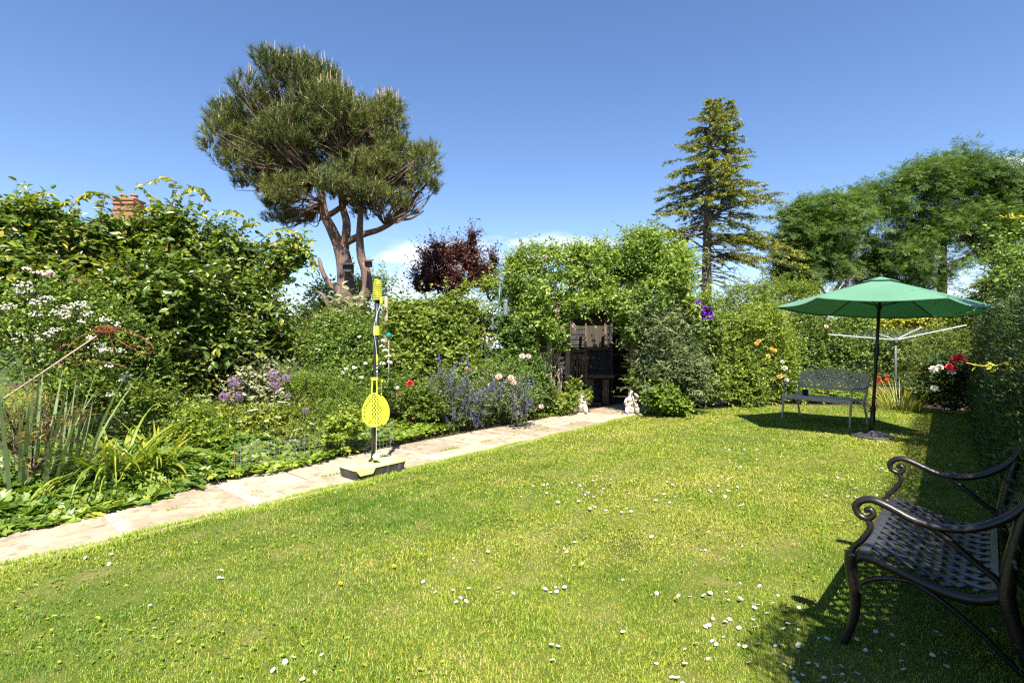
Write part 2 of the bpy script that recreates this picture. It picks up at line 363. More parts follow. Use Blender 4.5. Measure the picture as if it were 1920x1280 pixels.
# clover and daisy rosettes between the blades
n = 30000; p = np.stack([r.uniform(-5, 8, n), r.uniform(1.5, 8, n)], 1); p = p[inpoly(p, LAWN) & (np.abs(p[:, 0]) < p[:, 1] * 1.08 + 1)]
kk = noise2(p, .35, 9) + r.normal(0, .3, len(p)) > .35; p = p[kk]; n = len(p)
ang = r.uniform(0, 2 * PI, n); ax = np.stack([np.cos(ang), np.sin(ang), r.uniform(-.1, .35, n)], 1)
gm.leaves(np.stack([p[:, 0], p[:, 1], r.uniform(.008, .03, n)], 1), ax, np.stack([r.normal(0, .3, n), r.normal(0, .3, n), np.ones(n)], 1), r.uniform(.014, .03, n), r.uniform(.009, .015, n), OVAL, np.clip(r.normal(.6, .2, n), 0, 1))
stuff(gm.build('lawn_grass', grassmat), 'short mown grass with dry patches covering the lawn', 'grass')
# weeds in the long joint of the path
gm = MB()
for s0, ln, k in ((4.15, .3, 260), (4.85, .22, 120), (5.45, .18, 90), (6.0, .35, 100), (2.6, .45, 260), (3.3, .2, 60), (6.9, .3, 60), (1.3, .1, 40), (1.92, .1, 30)):
    ss = s0 + r.uniform(0, ln, k); nn = 4.69 + r.normal(0, .02, k); pos = np.array([G(a, b, .012) for a, b in zip(ss, nn)])
    ang = r.uniform(0, 2 * PI, k); gm.blades(pos, np.stack([np.cos(ang), np.sin(ang), 0 * ang], 1), r.uniform(.02, .055, k), .006, r.uniform(.2, 1.1, k), r.uniform(.2, 1, k), np.clip(r.normal(.5, .2, k), 0, 1))
stuff(gm.build('path_weeds', grassmat), 'tufts of grass growing in the long joint of the stone path', 'weeds')

# ---------------------------------------------------------------- daisies and dandelions
white = solid('daisy_petal', [(.58, .58, .54), (.68, .68, .66)], rough=.6, scale=30)
yellow = solid('daisy_centre', [(.75, .5, .03), (.8, .58, .05)], rough=.7, scale=60)
stalk = leafmat('flower_stalk', [(.07, .12, .02), (.1, .16, .03)], trans=.1)
def petals_mesh(np_=16, R=.0125, seed=1):
    r = RNG(seed); b = MB(); a = np.arange(np_) * 2 * PI / np_ + r.normal(0, .05, np_)
    ax = np.stack([np.cos(a), np.sin(a), np.full(np_, .18) + r.normal(0, .08, np_)], 1)
    b.leaves(ax * .002 + UP * .034, ax, np.tile(UP, (np_, 1)), R * r.uniform(.9, 1.05, np_), R * .42, OVAL, .5, 0)
    b.tube([(0, 0, 0), (.001, 0, .02), (0, 0, .034)], .0008, 4, .5, 1, cap=False); return b
r = RNG(31)
protos = []
for k in range(3):
    o = petals_mesh(15 + k, .0125 + .001 * k, 40 + k).build('daisy', [white, stalk]); b = MB(); b.lathe([(.0048, .033), (.0045, .0362), (.0025, .038), (0, .0384)], k=8); me_c = b.build('flower_centre', yellow, o); protos.append((o, me_c))
pts = []
c5 = [(299, 35), (214, 75), (245, 117), (352, 184), (300, 207), (735, 240), (650, 296), (168, 352), (172, 387), (229, 367), (78, 373), (127, 396), (241, 482), (262, 480), (127, 787), (170, 790), (655, 690), (890, 390), (868, 425), (1058, 413), (1132, 433), (1242, 338), (1270, 402), (1248, 428), (1397, 393), (1407, 456), (1477, 457), (1488, 311), (1642, 351), (1764, 413), (1580, 487), (1582, 515), (1623, 495), (1687, 540), (1736, 500), (1840, 497), (1287, 578), (1414, 580), (1385, 618), (1235, 632), (1263, 630), (1492, 647), (1545, 673), (1570, 597), (1592, 590), (1640, 628), (1605, 660), (1836, 622), (1904, 632), (1820, 656), (1304, 742), (1330, 766), (1378, 718), (1467, 745), (1175, 779), (1105, 808), (1543, 791), (1635, 780), (1752, 762), (1797, 776), (1752, 817), (1900, 750), (1268, 862), (1258, 893), (886, 905), (1097, 922), (1568, 908), (1765, 905), (1797, 905), (1846, 916), (1010, 1003), (1048, 1025), (1074, 1040), (1465, 1031), (1650, 1060), (1890, 983), (1900, 1030), (1518, 62), (1568, 66), (1540, 153), (1582, 210), (1240, 92), (1218, 103), (145, 895), (856, 8), (952, 17)]
pts += [(1000 + x * .2604, 1000 + y * .2604) for x, y in c5]
c3 = [(1490, 103), (1590, 113), (1360, 150), (1480, 175), (1135, 315), (1127, 367), (1198, 378), (1236, 397), (1342, 392), (1382, 427), (1372, 465), (1418, 453), (1460, 380), (1676, 372), (1657, 398), (1772, 386), (1510, 767), (122, 888), (75, 940), (172, 875), (318, 952), (266, 1020), (405, 835)]
pts += [(500 + x * .2604, 1000 + y * .2604) for x, y in c3]
c4 = [(1055, 73), (1100, 66), (1175, 87), (1195, 90), (1240, 88), (1835, 170), (1855, 178), (1870, 185), (1895, 165), (1910, 150), (1832, 262), (1878, 277), (1742, 343), (1790, 355), (1817, 348), (1650, 443), (1662, 455), (1340, 380), (1385, 398), (1383, 412), (1330, 473), (1232, 522), (1271, 520), (1304, 524), (1860, 486), (1882, 552), (1912, 545), (1080, 470), (1172, 482), (883, 452), (845, 468), (870, 373), (815, 375), (652, 385), (723, 378), (686, 404), (710, 407), (728, 425), (587, 393), (597, 424), (597, 463), (484, 467), (488, 403), (775, 460), (797, 462), (757, 464), (818, 495), (772, 514), (712, 525), (607, 520), (617, 532), (513, 541), (556, 530), (814, 563), (783, 580), (797, 585), (909, 592), (911, 607), (993, 560), (1055, 582), (1088, 598), (990, 603), (1020, 602), (1240, 773), (1336, 788), (1662, 730), (285, 487), (55, 880), (1900, 830)]
pts += [(900 + x * .2604, 800 + y * .2604) for x, y in c4]
pts += [(405, 1066), (413, 1062), (411, 1077), (417, 1077), (282, 1129), (174, 1047), (166, 1038), (207, 1033), (206, 1047)]
c8 = [(38, 1064), (150, 1035), (175, 1048), (320, 1052), (376, 1057), (418, 1007), (485, 1016), (380, 1092), (432, 1104), (368, 980), (110, 1163), (103, 1170), (235, 1167), (125, 1218), (65, 1212), (30, 1220), (40, 1252), (135, 1275), (222, 1225), (260, 1208), (322, 1217), (265, 1262), (175, 1240), (543, 1067), (553, 1154), (565, 1203), (703, 1030), (730, 1027), (687, 1128), (742, 1110), (753, 1180), (688, 853), (803, 855), (972, 1010), (1077, 1000), (958, 1132), (1018, 1256), (830, 895), (45, 890), (115, 880), (40, 985)]
pts += [(1480 + x * .3908, 780 + y * .3908) for x, y in c8]
for cx, cy, sx_, sy_, k in ((1500, 815, 28, 6, 22), (1375, 835, 22, 9, 14), (1430, 850, 60, 14, 14), (1610, 800, 40, 9, 10), (1790, 840, 35, 20, 16), (1800, 890, 30, 25, 10), (1360, 785, 20, 4, 6), (1655, 900, 55, 20, 14), (1560, 930, 60, 25, 10), (1180, 818, 25, 6, 8), (1080, 900, 60, 22, 10), (1300, 905, 60, 20, 8)):
    pts += [(r.normal(cx, sx_), max(776, r.normal(cy, sy_))) for _ in range(k)]
gp = []
for px, py in pts:
    q = GP(px, py, .03)
    if inpoly(q[None, :2], LAWN)[0]: gp.append(q)
gp = sorted(gp, key=lambda q: q[1])[:298]
for i, q in enumerate(gp):
    o0, c0 = protos[i % 3]
    if i < 3: o, c = o0, c0
    else:
        o = o0.copy(); COL.objects.link(o); c = None
        if q[1] < 5.2: c = c0.copy(); COL.objects.link(c); c.parent = o
    o.location = (q[0], q[1], r.uniform(-.016, -.002)); o.rotation_euler = (r.normal(0, .32), r.normal(0, .32), r.uniform(0, 6.28)); k = r.uniform(.55, .9) * (1 if q[1] < 4 else 1.1); o.scale = (k, k, k)
    tag(o, 'small white daisy with a yellow centre in the mown lawn grass', 'daisy', 'white daisies scattered over the lawn')
dand = solid('dandelion_petal', [(.75, .42, .01), (.8, .5, .02)], rough=.7, scale=60)
o0 = None
for px, py in ((636, 1090), (739, 1058), (1090, 1057), (1030, 898), (1290, 842), (1228, 862), (1384, 848), (1493, 937), (1597, 820), (1640, 829), (1270, 1120)):
    q = GP(px, py, .03)
    if o0 is None:
        b = MB()
        for ring, (el, R) in enumerate(((.15, .019), (.5, .016), (1.0, .011))):
            a = np.arange(18) * 2 * PI / 18 + ring * .2; ax = np.stack([np.cos(a) * math.cos(el), np.sin(a) * math.cos(el), np.full(18, math.sin(el))], 1)
            b.leaves(ax * .001 + UP * .032, ax, np.tile(UP, (18, 1)), R, R * .3, OVAL, .5)
        b.tube([(0, 0, 0), (0, 0, .032)], .001, 4, .5, 1, cap=False); o0 = o = b.build('dandelion', [dand, stalk])
    else: o = o0.copy(); COL.objects.link(o)
    o.location = (q[0], q[1], 0); o.rotation_euler = (r.normal(0, .3), r.normal(0, .3), r.uniform(0, 6)); o.scale = (.68, .68, .8)
    tag(o, 'bright yellow dandelion head among the grass of the lawn', 'dandelion', 'yellow dandelions dotted over the lawn')
# ---------------------------------------------------------------- man-made things
def rough_wood(name, cols, scale=3., stretch=(14, 14, 1.2), rough=.9, bump=.5): return solid(name, cols, rough=rough, spec=.2, scale=scale, stretch=stretch, bump=bump, bscale=scale * 2)
M_bronze = solid('black_cast_metal', [(.009, .008, .008), (.014, .011, .010), (.03, .018, .012)], rough=.38, spec=.5, scale=9, bump=.08, bscale=60)
M_bronze_seat = solid('black_seat_metal', [(.03, .03, .034), (.05, .048, .052)], rough=.36, spec=.7, scale=14, bump=.06, bscale=80)  # lighter than the frame metal: the sky's sheen is put into its colour
M_grey = solid('grey_cast_metal', [(.44, .355, .26), (.55, .455, .345), (.62, .52, .40)], rough=.65, spec=.2, scale=9, bump=.1, bscale=60)
M_chart = solid('chartreuse_plastic', [(.52, .56, .03), (.58, .61, .05)], rough=.38, spec=.45, scale=5)
M_chart_deck = solid('chartreuse_sunlit_plastic', [(.54, .58, .16), (.64, .67, .24), (.68, .70, .32)], rough=.5, spec=.4, scale=5, bump=.1, bscale=80)  # same plastic, paler: strong light on the deck is put into its colour
M_dark = solid('dark_grey_plastic', [(.03, .03, .032), (.05, .048, .046), (.09, .08, .07)], rough=.6, spec=.35, scale=8, bump=.15, bscale=60)
M_poledark = solid('dark_tube', [(.012, .0125, .014), (.02, .02, .022)], rough=.45, spec=.5, scale=10)
M_string = solid('pale_cord', [(.6, .6, .55), (.75, .75, .7)], rough=.8, scale=100)
M_ball = solid('tennis_ball_felt', [(.72, .75, .45), (.8, .82, .62)], rough=.95, scale=60, bump=.4, bscale=200)

# ---- tether tennis set on the path edge
C0 = np.array([-1.405, 5.175, 0.])
ts = thing('tether_tennis_set', C0, 'yellow and black tether ball pole on a wheeled box base beside the path', 'garden game')
b = MB(); hl, hw = .305, .175
def brick(mb, ls, lw, z0, z1, taper, val=.5, m=0, ch=.04):
    def ring(l, w_, z):
        o = []
        for sx_, sy_ in ((1, 1), (-1, 1), (-1, -1), (1, -1)):
            a = [(sx_ * l, sy_ * (w_ - ch)), (sx_ * (l - ch * .35), sy_ * (w_ - ch * .35)), (sx_ * (l - ch), sy_ * w_)]
            if sx_ * sy_ < 0: a = a[::-1]
            o += [C0 + U * x + N * y + UP * z for x, y in a]
        return o
    R = [ring(ls - taper, lw - taper, z0), ring(ls, lw, z1 - .006), ring(ls - .008, lw - .008, z1)]
    V = sum(R, []); k = 12
    f = [(i * k + j, i * k + (j + 1) % k, (i + 1) * k + (j + 1) % k, (i + 1) * k + j) for i in range(2) for j in range(k)]
    mb.add(V, f, val, m); n0 = mb.n - 3 * k
    mb.F.append((np.array([[n0 + 2 * k + j for j in range(k)]], np.int32), np.array([val], np.float32), m)); mb.F.append((np.array([[n0 + j for j in range(k)][::-1]], np.int32), np.array([val], np.float32), m))
brick(b, hl - .006, hw - .006, .006, .118, .022); 
for x in (.06, .2):                                              # moulded uprights in the long dark side
    b.box(C0 + U * x - N * (hw - .012) + UP * .06, (.028, .02, .10), (U, N, UP))
b.build('base_tank', M_dark, ts)
b = MB(); brick(b, hl, hw, .119, .142, .0, ch=.05)
# the yellow tongue folded over the near corner and the long edge
for (x0, x1, y, dx) in ((-.27, -.12, -hw - .002, 0),):
    V = [C0 + U * a + N * (y + o) + UP * z for o in (0, .012) for a, z in ((x0 - .03, .122), (x1 + .03, .122), (x1, .07), (x0 + .01, .07))]
    b.add(V, [(0, 1, 2, 3), (7, 6, 5, 4), (0, 3, 7, 4), (1, 5, 6, 2), (3, 2, 6, 7)])
b.build('base_deck', M_chart_deck, ts)
b = MB(); b.box(C0 + U * .2 + N * .09 + UP * .144, (.05, .02, .006), (U, N, UP)); b.build('carry_slot', M_dark, ts)
tip = P(708.5, 520, 5.2); pb = C0 + UP * .137; pdir = nrmz(tip - pb); plen = np.linalg.norm(tip - pb)
pp = lambda t: pb + pdir * plen * t
b = MB(); b.tube([pp(0), pp(.3), pp(.62), pp(.88)], .0225, 14); b.lathe([(.05, -.002), (.048, .012), (.03, .03), (.024, .032)], pb, 16); b.build('pole', M_poledark, ts, True)
for t0, t1 in ((.19, .236), (.685, .735)):
    b = MB(); b.lathe([(.022, t0 * plen), (.031, t0 * plen), (.031, (t0 + t1) / 2 * plen - .004), (.028, (t0 + t1) / 2 * plen), (.031, (t0 + t1) / 2 * plen + .004), (.031, t1 * plen), (.022, t1 * plen)], pb, 16, ax=(np.cross([0, 1, 0], pdir), [0, 1, 0], pdir)); b.build('collar', M_chart, ts, False)
AX = (nrmz(np.cross([0, 1., 0], pdir)), nrmz(np.cross(pdir, np.cross([0, 1., 0], pdir))), pdir)
b = MB(); tt = np.linspace(0, 1, 10 * 18); rad = np.interp(tt, [0, .06, .75, .97, 1], [.036, .043, .041, .03, .012])
cp = np.array([pp(.87 + .118 * t) + AX[0] * q * math.cos(2 * PI * 10 * t) + AX[1] * q * math.sin(2 * PI * 10 * t) for t, q in zip(tt, rad)])
b.tube(cp, .0075, 8); b.tube([pp(.86), pp(.985)], .02, 10); b.build('spiral', M_chart, ts, True)
b = MB(); b.lathe([(.0, .994 * plen), (.035, .993 * plen), (.037, 1.0 * plen), (.02, 1.006 * plen), (0, 1.007 * plen)], pb, 14, ax=AX); b.tube([pp(.985), pp(1.0)], .02, 8); b.build('top_cap', M_dark, ts)
clip = P(715, 562, 5.16)
b = MB(); b.tube([clip + UP * .03, clip - UP * .035], .014, 8); b.build('slider_clip', M_chart, ts)
ball = P(705.5, 856, 5.09)
b = MB(); b.tube(spline([clip, P(702, 612, 5.13), P(706, 660, 5.13), P(707, 700, 5.12), P(706, 780, 5.1), ball], 5), .0019, 6)
for py in (683, 690, 697): b.lathe([(0, -.012), (.009, 0), (0, .012)], P(707, py, 5.12), 8)
b.build('tether_cord', M_string, ts)
b = MB(); b.tube([P(707, 664, 5.12), P(707, 680, 5.12)], .008, 8); b.build('cord_grip', M_chart, ts)
b = MB(); b.lathe([(.036 * math.sin(a), -.036 * math.cos(a)) for a in np.linspace(0, PI, 13)], ball, 20); b.build('ball', M_ball, ts, True)

def racket(base, right, up, fwd, label, holes=True):
    o = thing('racket', base, label, 'racket', 'plastic rackets hanging on the tether pole')
    H, Wd = .325, .112
    b = MB(); n = 40
    def rim(t):                                                    # egg-shaped outline, narrow at the throat (top)
        a = 2 * PI * t; y = -math.cos(a); x = math.sin(a) * (1 - .20 * y - .1 * max(y, 0) ** 2)
        return x * Wd, y * H / 2 - H / 2
    pts = [base + right * rim(i / n)[0] + up * rim(i / n)[1] for i in range(n + 1)]
    b.tube(pts, .010, 8, cap=False); b.build('rim', M_chart, o, True)
    b = MB(); st = .031
    if holes:
        for fam in (1, -1):
            for i in range(-18, 19):
                seg = []
                for t in np.linspace(-.4, .4, 161):
                    x = i * st + t * .72; y = -H / 2 + fam * t
                    yy = (y + H / 2) / (H / 2)
                    if abs(yy) < .99:
                        wx = math.sqrt(1 - yy * yy) * (1 - .20 * yy - .1 * max(yy, 0) ** 2) * Wd
                        if abs(x) < wx: seg.append((x, y))
                if len(seg) > 3:
                    q = [base + right * x + up * y + fwd * .0015 * fam for x, y in (seg[0], seg[-1])]
                    d = nrmz(q[1] - q[0]); b.ribbon([q[0], q[1]], np.cross(d, fwd), .0095, .006, fwd)
    else:
        ring = pts[:-1]; b.add([base + up * (-H / 2)] + ring, [(0, 1 + i, 1 + (i + 1) % n) for i in range(n)])
        b.add([base + up * (-H / 2) + fwd * .006] + [p + fwd * .006 for p in ring], [(0, 1 + (i + 1) % n, 1 + i) for i in range(n)])
    b.build('face', M_chart, o)
    b = MB()
    for sx_ in (-1, 1): b.tube(spline([base + right * sx_ * .026 - up * .012, base + right * sx_ * .024 + up * .06, base + right * sx_ * .021 + up * .15], 4), .0075, 8)
    b.ribbon([base + up * .15 - right * .034, base + up * .15 + right * .034], up, .026, .02, fwd); b.build('handle', M_chart, o)
    return o
rb = P(702, 738, 5.10)
racket(rb, np.array([1., 0, 0]), nrmz(np.array([.015, 0, 1.])), np.array([0, -1., 0]), 'yellow holed plastic racket on the near side of the tether pole')
racket(P(710, 741, 5.32), nrmz(np.array([.85, .5, 0])), nrmz(np.array([.03, 0, 1.])), nrmz(np.array([.5, -.85, 0])), 'yellow racket half hidden behind the holed one, showing along its right edge', False)

# ---- parasol
pc = GP(1634, 819); pt = P(1652, 519, 7.28)
um = thing('parasol', pc, 'open green parasol on a black pole standing on the lawn', 'parasol')
M_black = solid('black_pole_paint', [(.012, .012, .013), (.02, .02, .02)], rough=.35, spec=.5, scale=20)
M_resin = solid('dark_resin', [(.02, .02, .022), (.05, .05, .055)], rough=.5, spec=.4, scale=30, bump=.5, bscale=60)
d = nrmz(pt - pc); L = np.linalg.norm(pt - pc); UA = (nrmz(np.cross([0, 1., 0], d)), nrmz(np.cross(d, np.cross([0, 1., 0], d))), d)
b = MB(); b.lathe([(0, .0), (.26, .0), (.265, .02), (.25, .035), (.21, .045), (.20, .042), (.13, .058), (.12, .055), (.06, .075), (.042, .08), (.042, .10)], pc, 28)
for k in range(6):
    a = k * PI / 3; b.ribbon([pc + np.array([math.cos(a) * r_, math.sin(a) * r_, z]) for r_, z in ((.06, .08), (.15, .062), (.245, .042))], (-math.sin(a), math.cos(a), 0), .03, .012, UP)
b.build('base_disc', M_resin, um, True)
b = MB(); b.tube([pc + d * .05, pc + d * .42], .031, 14); b.tube([pc + d * .4, pc + d * .43], .036, 14); b.tube([pc + d * .36 + UA[0] * .03, pc + d * .36 - UA[0] * .07], .012, 8); b.build('base_tube', M_black, um, True)
b = MB(); b.tube([pc + d * .3, pc + d * (L - .08)], .021, 14); b.build('pole', M_black, um, True)
b = MB(); b.tube([pc + d * 1.16, pc + d * 1.28], .034, 12); b.tube([pc + d * 1.22, pc + d * 1.22 - UA[0] * .085 - UA[1] * .02], .009, 8); b.tube([pc + d * 1.20 - UA[0] * .09 - UA[1] * .02, pc + d * 1.26 - UA[0] * .09 - UA[1] * .02], .013, 8); b.build('crank', M_black, um)
R0, RISE = 1.32, .41; a0 = math.radians(-36)
top = pc + d * (L - .03)
def cpnt(u, k, s_):                                               # u 0..1 rib fraction, panel k, s_ 0..1 across the panel
    A, B = a0 + k * PI / 3, a0 + (k + 1) * PI / 3
    pa = np.array([math.cos(A), math.sin(A)]); pb_ = np.array([math.cos(B), math.sin(B)]); q = (pa * (1 - s_) + pb_ * s_) * R0 * u
    sag = .035 * u * math.sin(PI * s_) * (.3 + .7 * u); h = -RISE * (u ** 1.06) - sag
    inset = 1 - .035 * math.sin(PI * s_) * u ** 3
    return top + UA[0] * q[0] * inset + UA[1] * q[1] * inset + d * h
M_canvas, nt, new, link = newmat('green_canvas')
at = new('ShaderNodeTexCoord'); no = new('ShaderNodeTexNoise'); no.inputs['Scale'].default_value = 2.2; no.inputs['Detail'].default_value = 6; link(at.outputs['Object'], no.inputs[0])
r_ = ramp(nt, [(.35, .065, .19, .10), (.65, .085, .225, .125)]); link(no.outputs[0], r_.inputs[0])
p_ = new('ShaderNodeBsdfPrincipled'); p_.inputs['Roughness'].default_value = .7; p_.inputs['Sheen Weight'].default_value = .25; p_.inputs['Specular IOR Level'].default_value = .3; link(r_.outputs[0], p_.inputs['Base Color'])
tr_ = new('ShaderNodeBsdfTranslucent'); tr_.inputs[0].default_value = (.01, .22, .08, 1); ms_ = new('ShaderNodeMixShader'); ms_.inputs[0].default_value = .07
wv = new('ShaderNodeTexNoise'); wv.inputs['Scale'].default_value = 5; wv.inputs['Detail'].default_value = 3; link(at.outputs['Object'], wv.inputs[0]); bp = new('ShaderNodeBump'); bp.inputs['Strength'].default_value = .35; bp.inputs['Distance'].default_value = .03; link(wv.outputs[0], bp.inputs['Height']); link(bp.outputs[0], p_.inputs['Normal'])
link(p_.outputs[0], ms_.inputs[1]); link(tr_.outputs[0], ms_.inputs[2]); o_ = new('ShaderNodeOutputMaterial'); link(ms_.outputs[0], o_.inputs[0])
b = MB(); nu, ns = 12, 12
for k in range(6):
    V = [cpnt(.04 + .96 * i / nu, k, j / ns) for i in range(nu + 1) for j in range(ns + 1)]
    b.add(V, [(i * (ns + 1) + j, (i + 1) * (ns + 1) + j, (i + 1) * (ns + 1) + j + 1, i * (ns + 1) + j + 1) for i in range(nu) for j in range(ns)])
    # hem of the panel
    e = [cpnt(1., k, j / ns) for j in range(ns + 1)]; b.ribbon([q - d * .006 for q in e], d, .022, .004, nrmz(e[6] - top))
cv = b.build('canopy', M_canvas, um, False)
for pl in cv.data.polygons: pl.use_smooth = True
b = MB()
for k in range(6):
    V = [cpnt(.0 + .17 * i / 3, k, j / 6) + d * (.035 - .012 * i / 3) for i in range(4) for j in range(7)]
    b.add(V, [(i * 7 + j, (i + 1) * 7 + j, (i + 1) * 7 + j + 1, i * 7 + j + 1) for i in range(3) for j in range(6)])
b.build('vent_cap', M_canvas, cv)
b = MB(); b.lathe([(.012, -.05), (.02, -.03), (.02, .02), (.012, .035), (0, .04)], top + d * .03, 12, ax=UA); b.build('finial', M_black, um)
for k in range(6):
    q = [cpnt(u, k, 0) - d * .012 for u in np.linspace(.03, .985, 8)]; b = MB(); b.ribbon(q, UA[0] * -math.sin(a0 + k * PI / 3) + UA[1] * math.cos(a0 + k * PI / 3), .016, .016, d); rb_ = b.build('rib', M_black, um)
    b = MB(); hub = pc + d * (L - .42); b.tube([hub, cpnt(.5, k, 0) - d * .02], .007, 6); b.build('strut', M_black, rb_)
b = MB(); b.tube([pc + d * (L - .46), pc + d * (L - .40)], .036, 12); b.build('runner', M_black, um)

# ---- benches with woven metal seats and backs
def bench_near():
    O = np.array([1.50, 2.28, 0.]); A = nrmz(np.array([.682, .731, 0])); B = np.array([A[1], -A[0], 0.]) * .94                  # A across the width, B towards the back
    o = thing('metal_bench', O, 'black cast metal bench with scrolled arms and woven seat in the near corner', 'bench')
    W = 1.06
    W_ = lambda a, y, z: O + A * a + B * y + UP * z
    prof = spline([(-.005, .355), (.0, .40), (.03, .425), (.10, .42), (.20, .395), (.32, .365), (.42, .365), (.50, .40)], 6)
    prof[:, 0] += .02
    sl_ = np.concatenate([[0], np.cumsum(np.linalg.norm(np.diff(prof, axis=0), axis=1))]); sl_ /= sl_[-1]
    def sp(a, t):
        y = np.interp(t, sl_, prof[:, 0]); z = np.interp(t, sl_, prof[:, 1]); return W_(a, y, z)
    def sn(t):
        e = .02; q = sp(0, min(t + e, 1)) - sp(0, max(t - e, 0)); return nrmz(np.cross(A, q))
    b = MB()
    def band(t0, t1, thick=.012, a0_=.02, a1_=W - .02):
        tt = np.linspace(t0, t1, 6); V = [];
        for t in tt:
            for a in (a0_, a1_): V.append(sp(a, t) + sn(t) * thick / 2)
            for a in (a1_, a0_): V.append(sp(a, t) - sn(t) * thick / 2)
        n = len(tt); f = [(i * 4 + j, i * 4 + (j + 1) % 4, i * 4 + 4 + (j + 1) % 4, i * 4 + 4 + j) for i in range(n - 1) for j in range(4)] + [(3, 2, 1, 0), (4 * n - 4, 4 * n - 3, 4 * n - 2, 4 * n - 1)]
        b.add(V, f)
    band(.0, .20); band(.95, 1.0)
    for fam in (1, -1):
        for i in range(-8, 24):
            q = []; tt = []
            for t in np.linspace(.19, .96, 22):
                a = i * .088 + fam * (t - .5) * .56 + .02
                if .025 < a < W - .025: q.append(sp(a, t) + sn(t) * (.0022 * fam)); tt.append(t)
            if len(q) > 2:
                q = np.array(q); tn = nrmz(np.gradient(q, axis=0)); nn = np.array([sn(t) for t in tt]); b.ribbon(q, np.cross(nn, tn), .0235, .008, nn)
    b.build('seat', M_bronze_seat, o)
    # backrest: leaning plane with a gently arched top, slightly dished
    b = MB()
    def bp_(a, h):                                                 # h 0..1
        y = .545 + .13 * h - .03 * math.sin(PI * a / W) * .0 + .02 * math.sin(PI * a / W); z = .44 + .44 * h * (1 + .14 * math.sin(PI * a / W)); return W_(a, y, z)
    bn = nrmz(np.cross(A, bp_(.5, 1) - bp_(.5, 0)))
    aa = np.linspace(.02, W - .02, 24)
    b.ribbon([bp_(a, .04) for a in aa], UP, .06, .012, bn); b.ribbon([bp_(a, .97) for a in aa], UP, .055, .016, bn)
    for fam in (1, -1):
        for i in range(-8, 30):
            q = [bp_(i * .055 + fam * (h - .5) * .30, h) + bn * .002 * fam for h in np.linspace(.05, .95, 14) if .03 < i * .055 + fam * (h - .5) * .30 < W - .03]
            if len(q) > 2: q = np.array(q); tn = nrmz(np.gradient(q, axis=0)); b.ribbon(q, np.cross(bn, tn), .021, .008, bn)
    b.build('backrest', M_bronze_seat, o)
    for a in (0., W):
        sd_ = 'arm'
        b = MB(); fl = 1.35
        arm = [(.668, .93), (.62, .80), (.57, .715), (.50, .655), (.42, .615), (.33, .60), (.24, .612), (.16, .645), (.10, .664), (.056, .656), (.028, .626), (.038, .592), (.072, .580), (.096, .600), (.086, .622), (.070, .617), (.073, .605)]
        q = [W_(a, y, z) for y, z in arm]; rr = np.interp(np.linspace(0, 1, len(q)), [0, .4, .85, 1], [.017, .017, .013, .010])
        s_ = spline(q, 5); b.tube(s_, np.interp(np.linspace(0, 1, len(s_)), [0, .4, .8, 1], [.016, .017, .013, .010]), 10, flat=fl, flatdir=A)
        b.tube(spline([W_(a, y, z) for y, z in ((.072, .580), (.084, .54), (.055, .485), (.02, .44), (.012, .41))], 5), [.013] * 21, 8, flat=fl, flatdir=A)
        b.tube(spline([W_(a, y, z) for y, z in ((.30, .600), (.37, .55), (.45, .485), (.51, .44), (.53, .40))], 5), [.013] * 21, 8, flat=fl, flatdir=A)
        b.build('armrest', M_bronze, o, True)
        b = MB()
        b.tube(spline([W_(a, y, z) for y, z in ((-.02, .0), (.0, .06), (.022, .14), (.026, .22), (.014, .30), (.006, .37), (.012, .415))], 5), np.linspace(.015, .026, 31), 10, flat=1.0, flatdir=A)
        b.build('leg', M_bronze, o, True)
        b = MB()
        b.tube(spline([W_(a, y, z) for y, z in ((.66, .0), (.63, .08), (.585, .2), (.55, .32), (.538, .40), (.555, .55), (.60, .75), (.66, .93))], 5), np.interp(np.linspace(0, 1, 36), [0, .5, 1], [.017, .028, .017]), 10, flat=1.0, flatdir=A)
        b.build('leg', M_bronze, o, True)
        b = MB()
        rail = [W_(a, y, z - .022) for y, z in ((.0, .40), (.06, .43), (.14, .418), (.25, .385), (.36, .362), (.46, .368), (.54, .41))]
        b.tube(spline(rail, 5), .020, 10, flat=.7, flatdir=A); 
        b.tube(spline([W_(a, y, z) for y, z in ((.024, .24), (.05, .29), (.10, .325), (.17, .345), (.25, .355))], 5), .010, 8)
        b.tube(spline([W_(a, y, z) for y, z in ((.22, .36), (.33, .31), (.46, .22), (.56, .13), (.61, .10))], 5), .011, 8)
        b.build('side_rail', M_bronze, o, True)
        for y, z in ((.012, .412), (.56, .53)):
            b = MB(); b.lathe([(0, .0), (.010, .0), (.010, .006), (.006, .009), (0, .009)], W_(a, y, z) - A * (.024 if a == 0 else -.024), 10, ax=(B, UP, -A if a == 0 else A)); b.build('bolt', M_bronze_seat, o)
    return o
bench_near()
